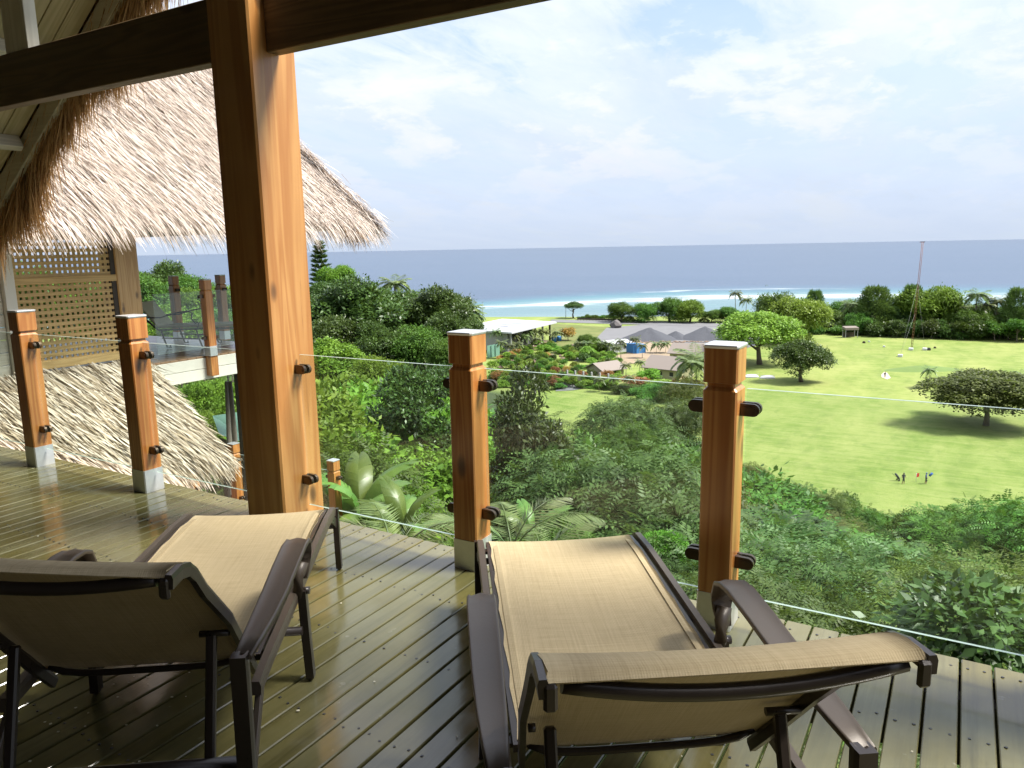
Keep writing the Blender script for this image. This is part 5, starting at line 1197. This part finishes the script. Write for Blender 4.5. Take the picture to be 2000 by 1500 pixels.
a_, b_ = at_z(1233, 690, GZ), at_z(1251, 688, GZ); cont = thing('shipping_container', 'blue shipping container standing beside the white shed', 'container', (0, 0, 0))
mb = MB(); mb.bar((a_.x, a_.y, GZ+1.6), (b_.x, b_.y, GZ+1.6), 5.5, 3.1, 0.05); obj('body', mb.mesh('body', M['blue']), cont)
for k in range(7):
    c_ = a_.lerp(b_, (k+0.5)/7); mb = MB(); fwv = Vector((-CF[0], -CF[1], 0))*2.8; mb.box((c_.x+fwv.x, c_.y+fwv.y, GZ+1.6), (0.14, 0.14, 2.9)); obj('rib', mb.mesh('rib', M['blue']), cont)
for px, py, lb in ((1082, 668, 'blue plastic water tank beside the white building'), (1092, 666, 'second blue plastic tank, closer to the rocks')):
    c_ = at_z(px, py, GZ); mb = MB(); mb.tube([(0, 0, 0), (0, 0, 1.5), (0, 0, 1.9), (0, 0, 2.1)], [1.0, 1.0, 0.8, 0.25], 12); tk = thing('water_tank', lb, 'tank', (c_.x, c_.y, GZ)); obj('body', mb.mesh('body', M['blue']), tk)
    mb = MB(); mb.tube([(0, 0, 2.08), (0, 0, 2.25)], 0.28, 10); obj('lid', mb.mesh('lid', M['dark']), tk)
# low terrace wall with posts in the garden
gw = thing('garden_wall', 'low cream garden wall with slim posts above the small lawn', 'wall', (0, 0, 0))
a_, b_ = at_z(1108, 748, GZ), at_z(1188, 756, GZ); mb = MB(); mb.bar((a_.x, a_.y, GZ+1.3), (b_.x, b_.y, GZ+1.3), 0.4, 2.6); obj('panel', mb.mesh('panel', M['cream']), gw)
for k in range(6): c_ = a_.lerp(b_, k/5); mb = MB(); mb.box((c_.x, c_.y, GZ+1.8), (0.3, 0.6, 3.6)); obj('pillar', mb.mesh('pillar', M['offwhite']), gw)
# rocks and planting of the rock garden
def rock_mesh(seed, m_):
    rng_ = np.random.default_rng(seed); bm = bmesh.new(); bmesh.ops.create_icosphere(bm, subdivisions=2, radius=1)
    for v_ in bm.verts:
        d = v_.co.normalized(); f_ = 1+0.22*math.sin(3*d.x+seed)+0.2*math.sin(4*d.y+2*seed)*math.cos(3*d.z)+rng_.normal()*0.05; v_.co = d*f_; v_.co.z *= 0.75
    me_ = bpy.data.meshes.new('rock'); bm.to_mesh(me_); bm.free(); me_.materials.append(m_); return me_
RK = [rock_mesh(s, M['rock']) for s in range(4)]; RG = rock_mesh(9, M['greyrock'])
rr2 = random.Random(5)
for i in range(90):
    px = rr2.uniform(968, 1200); py = rr2.uniform(672, 752)
    if px > 1120 and py > 738: continue
    c_ = at_z(px, py, GZ); s_ = rr2.uniform(0.4, 1.3)
    obj('rock', rr2.choice(RK), None, (c_.x, c_.y, GZ+0.3*s_), (0, 0, rr2.random()*6), (s_, s_*0.8, s_*rr2.uniform(0.7, 1.2)), label='reddish boulder in the '+('upper' if py < 700 else 'middle' if py < 728 else 'lower')+' rock garden, '+('beside the middle post' if px < 1020 else 'below the white building' if px < 1090 else 'halfway to the houses' if px < 1150 else 'toward the small house'), cat='rock', group='boulders of the rock garden')
SHN = ['green', 'bright green', 'yellow-green', 'red-brown', 'dark green']
for i in range(230):
    px = rr2.uniform(960, 1205); py = rr2.uniform(674, 762); c_ = at_z(px, py, GZ); v_ = rr2.choice([0, 0, 1, 1, 2, 2, 3, 4])
    tree('shrub', c_.x, c_.y, GZ+rr2.uniform(1.3, 3.2), rr2.uniform(2.2, 4.5), SHN[v_]+' shrub in the '+('upper' if py < 700 else 'middle' if py < 728 else 'lower')+' rock garden, '+('beside the middle post' if px < 1020 else 'below the white building' if px < 1090 else 'halfway to the houses' if px < 1150 else 'toward the small house'), SHN[v_]+' shrubs of the rock garden', var=v_, base=GZ)
c_ = at_z(1205, 640, GZ); obj('boulder', RG, None, (c_.x, c_.y, GZ+1.2), (0, 0, 1), (3.0, 2.4, 2.6), label='large grey boulder at the edge of the gravel yard', cat='rock')
for i in range(46):      # row of stones along the yard
    c_ = at_z(1222+i*4.6, 669+rr2.uniform(-1, 1), GZ); s_ = rr2.uniform(0.35, 0.8); obj('rock', rr2.choice(RK), None, (c_.x, c_.y, GZ+0.2), (0, 0, i), (s_, s_, s_*0.7), label='pale stone in the row edging the gravel yard', cat='rock', group='stones edging the gravel yard')
PR = 'young palms around the white building'
for i, (px, yt, yb) in enumerate(((968, 640, 690), (980, 662, 700), (1003, 648, 688), (1010, 665, 694), (1024, 650, 684), (1030, 640, 680), (1041, 641, 678), (1052, 640, 674), (1064, 641, 672), (1087, 642, 668), (996, 668, 700), (1048, 655, 684))):
    c_ = at_z(px, yb, GZ); D = math.hypot(c_.x, c_.y); tree_px('palm', px, yt, D, 24, 'young palm with a tuft of fronds planted beside the white building', PR, base=GZ)
for px, yt, yb in ((1130, 664, 690), (1145, 664, 690), (1160, 665, 690), (1175, 664, 692), (1190, 664, 692), (1213, 660, 700), (1240, 655, 690), (1255, 668, 700), (1282, 665, 690), (1300, 664, 690), (1205, 672, 712), (1222, 706, 745), (1250, 700, 742), (1170, 735, 765), (1200, 732, 768), (1228, 730, 770)):
    c_ = at_z(px, yb, GZ); tree_px('palm', px, yt, math.hypot(c_.x, c_.y), 22, 'small palm '+('near the rough field by the yard' if px < 1180 else 'beside the white shed' if px < 1230 and yt < 700 else 'behind the blue container' if yt < 680 else 'by the small house')+(', taller' if yb-yt > 32 else ', shorter'), 'small palms by the gravel yard', base=GZ)
tree_px('palm', 1362, 672, 188, 90, 'big palm with drooping fronds just left of the right railing post', 'palms near the houses', base=GZ)
tree_px('palm', 1352, 690, 180, 60, 'shorter palm below the big palm by the right post', 'palms near the houses', base=GZ)
for px, yt, D, w_, kd in ((1240, 735, 200, 60, 'shrub'), (1270, 720, 205, 50, 'shrub'), (1150, 655, 270, 40, 'mid'), (1165, 668, 262, 36, 'bright'), (1110, 640, 300, 30, 'shrub'), (1195, 700, 240, 40, 'shrub'), (1300, 742, 195, 70, 'shrub'), (1345, 738, 190, 70, 'shrub'), (1270, 752, 180, 70, 'mid'), (1150, 752, 200, 60, 'shrub'), (1185, 758, 196, 60, 'shrub'), (1225, 752, 190, 60, 'mid')):
    tree_px(kd, px, yt, D, w_, 'green shrub '+('between rock garden and rough field' if px < 1180 and yt < 690 else 'left of the small house' if px < 1200 else 'between the small house and the cream house' if px < 1262 else 'in front of the cream house')+', '+('larger' if w_ > 50 else 'smaller')+' one', 'shrubs around the houses', base=GZ)
for i in range(14):
    px = 1076+i*9; tree_px('shrub', px, 690+rr2.uniform(-24, 6), 265+rr2.uniform(-20, 10), rr2.uniform(16, 30), 'low weedy bush in the rough field behind the building', 'bushes in the rough field', base=GZ, var=rr2.choice([0, 1, 2]))

# ------------------------------------------------------------------ shore trees
SHG = 'trees along the shore'
tree_px('dark', 1120, 590, 396, 38, 'lone windswept tree by the shore right of the white building', SHG, base=GZ, hfrac=0.4)
for px, yt, w_, kd, lb in ((1215, 592, 50, 'mid', 'round green shore tree, first of the group before the surf'), (1258, 593, 52, 'mid', 'round green shore tree, second of the group'), (1308, 583, 54, 'mid', 'taller green shore tree, third of the group'), (1348, 587, 56, 'bright', 'bright green shore tree at the right end of the group'), (1390, 606, 44, 'mid', 'low green shore tree left of the two palms'), (1418, 600, 40, 'mid', 'feathery shore tree below the two palms'), (1445, 608, 46, 'bright', 'low bright shore tree beneath the two palms')):
    tree_px(kd, px, yt, 372, w_, lb, SHG, base=GZ, hfrac=0.8)
for i in range(12): tree_px('shrub', 1135+i*7, 616+rr2.uniform(-2, 2), 388, 16, 'low coastal bush between lone tree and shore trees', 'low coastal bushes', base=GZ, var=0)
for px, yt, lb in ((1438, 565, 'taller of the two slim palms standing against the surf'), (1458, 577, 'shorter of the two slim palms standing against the surf')): tree_px('palm', px, yt, 415, 24, lb, SHG, base=GZ)
for px, yt, lb in ((942, 590, 'thin pole at the left end of the beach'), (1105, 596, 'thin pole beside the lone windswept tree'), (1242, 600, 'thin pale lamp pole in front of the shore trees')):
    p = at_d(px, yt, 395); mb = MB(); mb.tube([(0, 0, 0), (0, 0, p.z-GZ)], [0.16, 0.09], 6); mb.box((0.3, 0, p.z-GZ), (0.9, 0.2, 0.12)); obj('lamp_pole', mb.mesh('lamp_pole', M['offwhite']), None, (p.x, p.y, GZ), label=lb, cat='pole')
fence = thing('yard_fence', 'long low dark fence along the shore road', 'fence', (0, 0, 0))
for k in range(22):
    a_, b_ = at_z(1128+k*6, 626+k*0.2, GZ), at_z(1134+k*6, 626.2+k*0.2, GZ)
    mb = MB(); mb.bar((a_.x, a_.y, GZ+0.9), (b_.x, b_.y, GZ+0.9), 0.08, 0.9); obj('fence_panel', mb.mesh('fence_panel', M['darkwood']), fence)
    mb = MB(); mb.box((a_.x, a_.y, GZ+0.75), (0.14, 0.14, 1.5)); obj('fence_post', mb.mesh('fence_post', M['darkwood']), fence)

# ------------------------------------------------------------------ golf course trees
GF = 'trees on the golf course'
def gtree(kind, px, yt, yb, w_, label, grp=GF, **kw):
    c_ = at_z(px, yb, GZ); return tree_px(kind, px, yt, math.hypot(c_.x, c_.y), w_, label, grp, base=GZ, **kw)
gtree('dome', 1488, 612, 712, 140, 'big bright yellow-green domed tree just right of the right post', hfrac=0.62, var=0)
gtree('dome', 1562, 583, 672, 96, 'second bright domed tree behind, at the left end of the tree belt', hfrac=0.8, var=1)
gtree('mid', 1518, 575, 668, 76, 'darker domed tree behind the two bright domed ones', hfrac=0.8)
gtree('dark', 1569, 668, 746, 88, 'small dark rounded tree standing alone on the grass', hfrac=0.66, var=1)
gtree('spread', 1935, 730, 832, 150, 'wide spreading dark olive tree with forked trunk at the right', hfrac=0.56)
gtree('palm', 1816, 714, 758, 22, 'small lone palm near the middle of the golf course')
gtree('palm', 1882, 718, 762, 26, 'small palm just behind the wide spreading tree')
gtree('palm', 1999, 722, 764, 26, 'small palm at the right edge of the golf course')
BT = 'trees of the belt behind the golf course'
for kd, px, yt, w_, lb in (('casuarina', 1593, 570, 40, 'feathery tree right of the bright domed trees'), ('mid', 1615, 600, 44, 'green tree beside the first feathery tree in the belt'), ('dark', 1640, 610, 44, 'dark tree left of the shelter in the belt'),
    ('casuarina', 1708, 563, 66, 'largest grey feathery tree in the belt'), ('palm', 1663, 583, 34, 'palm behind the shelter in the belt'), ('palm', 1752, 573, 36, 'palm between the feathery tree and the mast'), ('casuarina', 1782, 560, 44, 'feathery tree behind the mast'),
    ('bright', 1828, 562, 92, 'broad bright green tree just right of the mast'), ('mid', 1800, 590, 50, 'green tree behind the mast foot'), ('palm', 1876, 590, 30, 'low palm right of the broad bright tree'), ('palm', 1911, 562, 34, 'tallest palm of the belt toward the right'),
    ('palm', 1948, 574, 32, 'palm right of the tallest belt palm'), ('casuarina', 1992, 566, 50, 'feathery tree at the right edge of the belt'), ('mid', 1895, 605, 60, 'green tree below the tallest belt palm'), ('mid', 1960, 605, 70, 'green tree near the right edge of the belt'), ('casuarina', 1740, 600, 44, 'short feathery tree left of the mast'), ('palm', 1930, 585, 28, 'shorter palm between two taller belt palms'), ('mid', 1680, 612, 46, 'green tree under the palm behind the shelter')):
    tree_px(kd, px, yt, 338+rr2.uniform(-6, 10), w_, lb, BT, base=GZ, hfrac=None if kd in ('palm', 'casuarina') else 0.8)
for i in range(46):
    px = 1612+i*8.8; tree_px('shrub', px, 628+rr2.uniform(-6, 8), 330+rr2.uniform(-5, 6), rr2.uniform(22, 36), 'rounded dark green bush in the hedge row '+('left of the shelter' if px < 1645 else 'between shelter and mast, near the shelter' if px < 1710 else 'between shelter and mast, near the mast' if px < 1780 else 'just right of the mast' if px < 1850 else 'below the tallest belt palm' if px < 1930 else 'at its right end'), 'bushes under the tree belt', base=GZ, var=rr2.choice([0, 4, 4]))
for i in range(26):
    px = 1590+i*17; tree_px(rr2.choice(['dark', 'mid', 'olive', 'bright', 'casuarina', 'feathery']), px, 598+rr2.uniform(-12, 14), 350+rr2.uniform(0, 14), rr2.uniform(40, 64), 'tree filling the belt behind the golf course, '+('above the bright domes' if px < 1640 else 'behind the shelter' if px < 1720 else 'behind the mast' if px < 1810 else 'right of the mast' if px < 1900 else 'near the right edge'), 'background trees of the belt', base=GZ, hfrac=0.9)
for i in range(9): tree_px('mid', 1470+i*15, 625+rr2.uniform(-6, 6), 330, 34, 'dark bush beneath the bright domed trees', 'bushes under the domed trees', base=GZ, hfrac=0.9)
# mast with guy wires
mp = at_z(1780, 682, GZ); mt_ = thing('radio_mast', 'tall thin red guyed mast rising above the horizon', 'mast', (mp.x, mp.y, GZ))
mb = MB()
for a in (0, 2.09, 4.19): mb.tube([(0.28*math.cos(a), 0.28*math.sin(a), 0), (0.9+0.28*math.cos(a), 0.28*math.sin(a), 36)], 0.075, 5)
for k in range(36): mb.box((0.025*k, 0, k), (0.45, 0.45, 0.05))
obj('lattice_tower', mb.mesh('lattice_tower', M['mast']), mt_)
mb = MB(); mb.bar((0.1, 0, 36), (1.7, 0, 36.0), 0.15, 0.25); obj('head', mb.mesh('head', M['mast']), mt_)
for px, py, zt_ in ((1758, 697, 22), (1806, 684, 22), (1758, 697, 12)):
    e_ = at_z(px, py, GZ); mb = MB(); mb.tube([(e_.x-mp.x, e_.y-mp.y, 0.3), (0.02*zt_, 0, zt_)], 0.018, 4); obj('guy_wire', mb.mesh('guy_wire', M['offwhite']), mt_)
for px, py, lb in ((1758, 697, 'white anchor block of the mast, nearer one'), (1806, 684, 'white anchor block of the mast, right one'), (1779, 684, 'white plinth at the foot of the mast')):
    e_ = at_z(px, py, GZ); mb = MB(); mb.box((0, 0, 0.4), (1.4, 1.4, 0.8), bev=0.08); obj('anchor_block', mb.mesh('anchor_block', M['white']), None, (e_.x, e_.y, GZ), label=lb, cat='anchor block', group='anchor blocks of the mast')
# shelter
sp = at_z(1660, 659, GZ); sh = thing('shelter', 'small open shelter with pale roof under the belt trees', 'shelter', (sp.x, sp.y, GZ), YAW)
mb = MB(); mb.prism([(-2.6, -1.6, 3.0), (2.6, -1.6, 3.0), (2.6, 1.6, 3.4), (-2.6, 1.6, 3.4)], 0.9); obj('roof', mb.mesh('roof', M['brownroof']), sh)
for x in (-2.3, 2.3): 
    for y in (-1.3, 1.3): mb = MB(); mb.box((x, y, 1.5), (0.2, 0.2, 3.1)); obj('post', mb.mesh('post', M['offwhite']), sh)
mb = MB(); mb.box((0, 1.3, 1.0), (4.4, 0.1, 1.9)); obj('back_wall', mb.mesh('back_wall', M['darkwood']), sh)
# golf mound and white covered boats by the post
cm = at_z(1800, 722, GZ); V_ = []; n1, n2 = 36, 7
for j in range(n2+1):
    for i in range(n1):
        a_ = i*6.2832/n1; q_ = j/n2; V_.append((11*q_*math.cos(a_)*(1+0.1*math.sin(2*a_)), 4.5*q_*math.sin(a_), 1.1*(1-q_*q_)**1.5-0.02))
F4 = np.array([(j*n1+i, (j+1)*n1+i, (j+1)*n1+(i+1) % n1, j*n1+(i+1) % n1) for j in range(n2) for i in range(n1)])
obj('green_mound', mesh_np('green_mound', V_, F4, plain('mound_grass', (0.095, 0.150, 0.030), 0.9, var=0.2, scale=0.5), smooth=True), None, (cm.x, cm.y, GZ), (0, 0, YAW), kind='structure')
for px, py, lb in ((1468, 737, 'white upturned boat shape on the grass, left one beside the post'), (1500, 739, 'white upturned boat shape on the grass, right one')):
    c_ = at_z(px, py, GZ); t_ = thing('upturned_boat', lb, 'boat', (c_.x, c_.y, GZ), YAW, 'upturned boats on the grass'); bm = bmesh.new(); bmesh.ops.create_uvsphere(bm, u_segments=16, v_segments=8, radius=1)
    for v_ in bm.verts: v_.co.x *= 2.3*(1-0.12*v_.co.x); v_.co.y *= 1.0; v_.co.z = max(v_.co.z, -0.05)*0.9
    me_ = bpy.data.meshes.new('hull'); bm.to_mesh(me_); bm.free(); me_.materials.append(M['white']); obj('hull', smooth(me_), t_)
    mb = MB(); mb.bar((-2.2, 0, 0.86), (2.0, 0, 0.86), 0.06, 0.10); obj('keel', mb.mesh('keel', M['white']), t_)

# people
def person(px, py, label, cloth, legs='clothdark', arm=None, turn=0.0, crouch=0.0):
    c_ = at_z(px, py, GZ); t_ = thing('person', label, 'person', (c_.x, c_.y, GZ), YAW+turn)
    J = {'pel': (0, 0, 0.95-crouch), 'bel': (0, 0.01, 1.12-crouch), 'che': (0, 0.02, 1.34-crouch), 'nec': (0, 0.0, 1.50-crouch), 'hd': (0, -0.02, 1.60-crouch), 'top': (0, -0.02, 1.72-crouch),
         'kl': (-0.12, -0.10-crouch*0.5, 0.50), 'al': (-0.15, 0.02, 0.09), 'tl': (-0.16, -0.14, 0.04), 'kr': (0.13, -0.02-crouch*0.5, 0.50), 'ar': (0.18, 0.12, 0.10), 'tr': (0.19, -0.04, 0.04),
         'sl': (-0.19, 0.01, 1.43-crouch), 'el': (-0.27, 0.02, 1.17-crouch), 'wl': (-0.26, -0.14, 0.96-crouch), 'sr': (0.19, 0.01, 1.43-crouch), 'er': (0.28, 0.03, 1.17-crouch), 'wr': (0.30, -0.12, 0.97-crouch)}
    if arm: J.update(arm)
    Ed = [('pel', 'bel'), ('bel', 'che'), ('che', 'nec'), ('nec', 'hd'), ('hd', 'top'), ('pel', 'kl'), ('kl', 'al'), ('al', 'tl'), ('pel', 'kr'), ('kr', 'ar'), ('ar', 'tr'), ('che', 'sl'), ('sl', 'el'), ('el', 'wl'), ('che', 'sr'), ('sr', 'er'), ('er', 'wr')]
    Rr = {'pel': 0.15, 'bel': 0.14, 'che': 0.16, 'nec': 0.06, 'hd': 0.105, 'top': 0.085, 'kl': 0.075, 'kr': 0.075, 'al': 0.05, 'ar': 0.05, 'tl': 0.045, 'tr': 0.045, 'sl': 0.065, 'sr': 0.065, 'el': 0.048, 'er': 0.048, 'wl': 0.038, 'wr': 0.038}
    ks = list(J); me_ = bpy.data.meshes.new('body'); me_.from_pydata([J[k] for k in ks], [(ks.index(a), ks.index(b)) for a, b in Ed], [])
    o_ = bpy.data.objects.new('tmp_body', me_); COL.objects.link(o_); mo = o_.modifiers.new('s', 'SKIN'); me_.skin_vertices[0].data[0].use_root = True
    for i, k in enumerate(ks): me_.skin_vertices[0].data[i].radius = (Rr[k], Rr[k])
    ms_ = o_.modifiers.new('u', 'SUBSURF'); ms_.levels = 1
    dg = bpy.context.evaluated_depsgraph_get(); me2 = bpy.data.meshes.new_from_object(o_.evaluated_get(dg)); bpy.data.objects.remove(o_); me2.name = 'body'
    me2.materials.clear()
    for mm in ('skin', cloth, legs): me2.materials.append(M[mm])
    for p in me2.polygons:
        z = p.center.z; p.material_index = 0 if z > 1.50-crouch else (1 if z > 0.95-crouch and abs(p.center.x) < 0.27 else (2 if 0.45 < z <= 0.95-crouch and abs(p.center.x) < 0.24 else 0))
        p.use_smooth = True
    obj('body', me2, t_)
    bm = bmesh.new(); bmesh.ops.create_uvsphere(bm, u_segments=10, v_segments=6, radius=0.125)
    for v_ in bm.verts: v_.co.z = max(v_.co.z, -0.02)
    me3 = bpy.data.meshes.new('cap'); bm.to_mesh(me3); bm.free(); me3.materials.append(M[cloth]); obj('cap', me3, t_, (0, -0.02, 1.66-crouch)); return t_
person(1764, 945, 'golfer in dark clothes walking beside the push trolley', 'clothdark')
person(1808, 945, 'golfer in blue with a golf bag at the side', 'clothblue', turn=1.2)
person(1728, 738, 'distant person in dark clothes standing at the sand patch', 'clothdark', crouch=0.1)
c_ = at_z(1752, 939, GZ); tl = thing('golf_trolley', 'dark golf trolley with bag left of the dark-clothed golfer', 'golf trolley', (c_.x, c_.y, GZ), YAW)
mb = MB(); mb.tube([(-0.35, 0, 1.15), (0.0, 0, 0.75), (0.35, 0, 0.25)], [0.14, 0.16, 0.13], 8); obj('bag', mb.mesh('bag', M['clothdark']), tl)
mb = MB(); mb.tube([(0.4, 0, 0.15), (-0.5, 0, 0.9), (-0.85, 0, 1.25)], 0.025, 5); obj('handle', mb.mesh('handle', M['dark']), tl)
for y in (-0.3, 0.3): mb = MB(); mb.tube([(0.15, y-0.02, 0.15), (0.15, y+0.02, 0.15)], 0.15, 12); obj('wheel', mb.mesh('wheel', M['dark']), tl)
c_ = at_z(1813, 938, GZ); gb = thing('golf_bag', 'blue golf bag hanging at the side of the blue golfer', 'golf bag', (c_.x, c_.y, GZ), YAW); mb = MB(); mb.tube([(0.0, -0.2, 0.75), (0.45, -0.2, 1.2)], [0.17, 0.18], 8); obj('body', mb.mesh('body', M['clothblue']), gb); mb = MB(); mb.tube([(0.0, -0.2, 0.9), (-0.1, -0.1, 1.4), (0.4, -0.2, 1.2)], 0.02, 4); obj('strap', mb.mesh('strap', M['dark']), gb)
for px, py, lb, h in ((1789, 941, 'small red flag between the two golfers', 1.4),):
    c_ = at_z(px, py, GZ); t_ = thing('golf_flag', lb, 'flag', (c_.x, c_.y, GZ), YAW); mb = MB(); mb.tube([(0, 0, 0), (0, 0, h)], 0.03, 5); obj('pole', mb.mesh('pole', M['white']), t_)
    mb = MB(); mb.prism([(0.03, 0, h-0.7), (0.45, 0.05, h-0.6), (0.42, 0.08, h-0.6), (0.03, 0.04, h-0.7)], 0.6); obj('cloth', mb.mesh('cloth', M['red']), t_)
for px, py, s_, m_, lb in ((1682, 670, 0.5, 'darkwood', 'dark tee marker left of the mast'), (1692, 668, 0.35, 'white', 'white marker stake left of the mast'), (1721, 678, 0.4, 'white', 'small white tee marker between stake and mast'), (1808, 684, 0.6, 'dark', 'dark box on the grass right of the mast'), (1820, 680, 0.4, 'darkwood', 'brown stump on the grass right of the dark box')):
    c_ = at_z(px, py, GZ); mb = MB(); mb.box((0, 0, s_*0.6), (s_*2.0, s_*1.2, s_*1.2), bev=0.05); mb.box((0, 0, s_*1.35), (s_*1.2, s_*0.8, s_*0.3), bev=0.03); obj('tee_marker', mb.mesh('tee_marker', M[m_]), None, (c_.x+0.9, c_.y, GZ), label=lb, cat='marker')
print('objects', len(bpy.data.objects), 'tris', sum(len(m_.polygons)*2 for m_ in bpy.data.meshes))
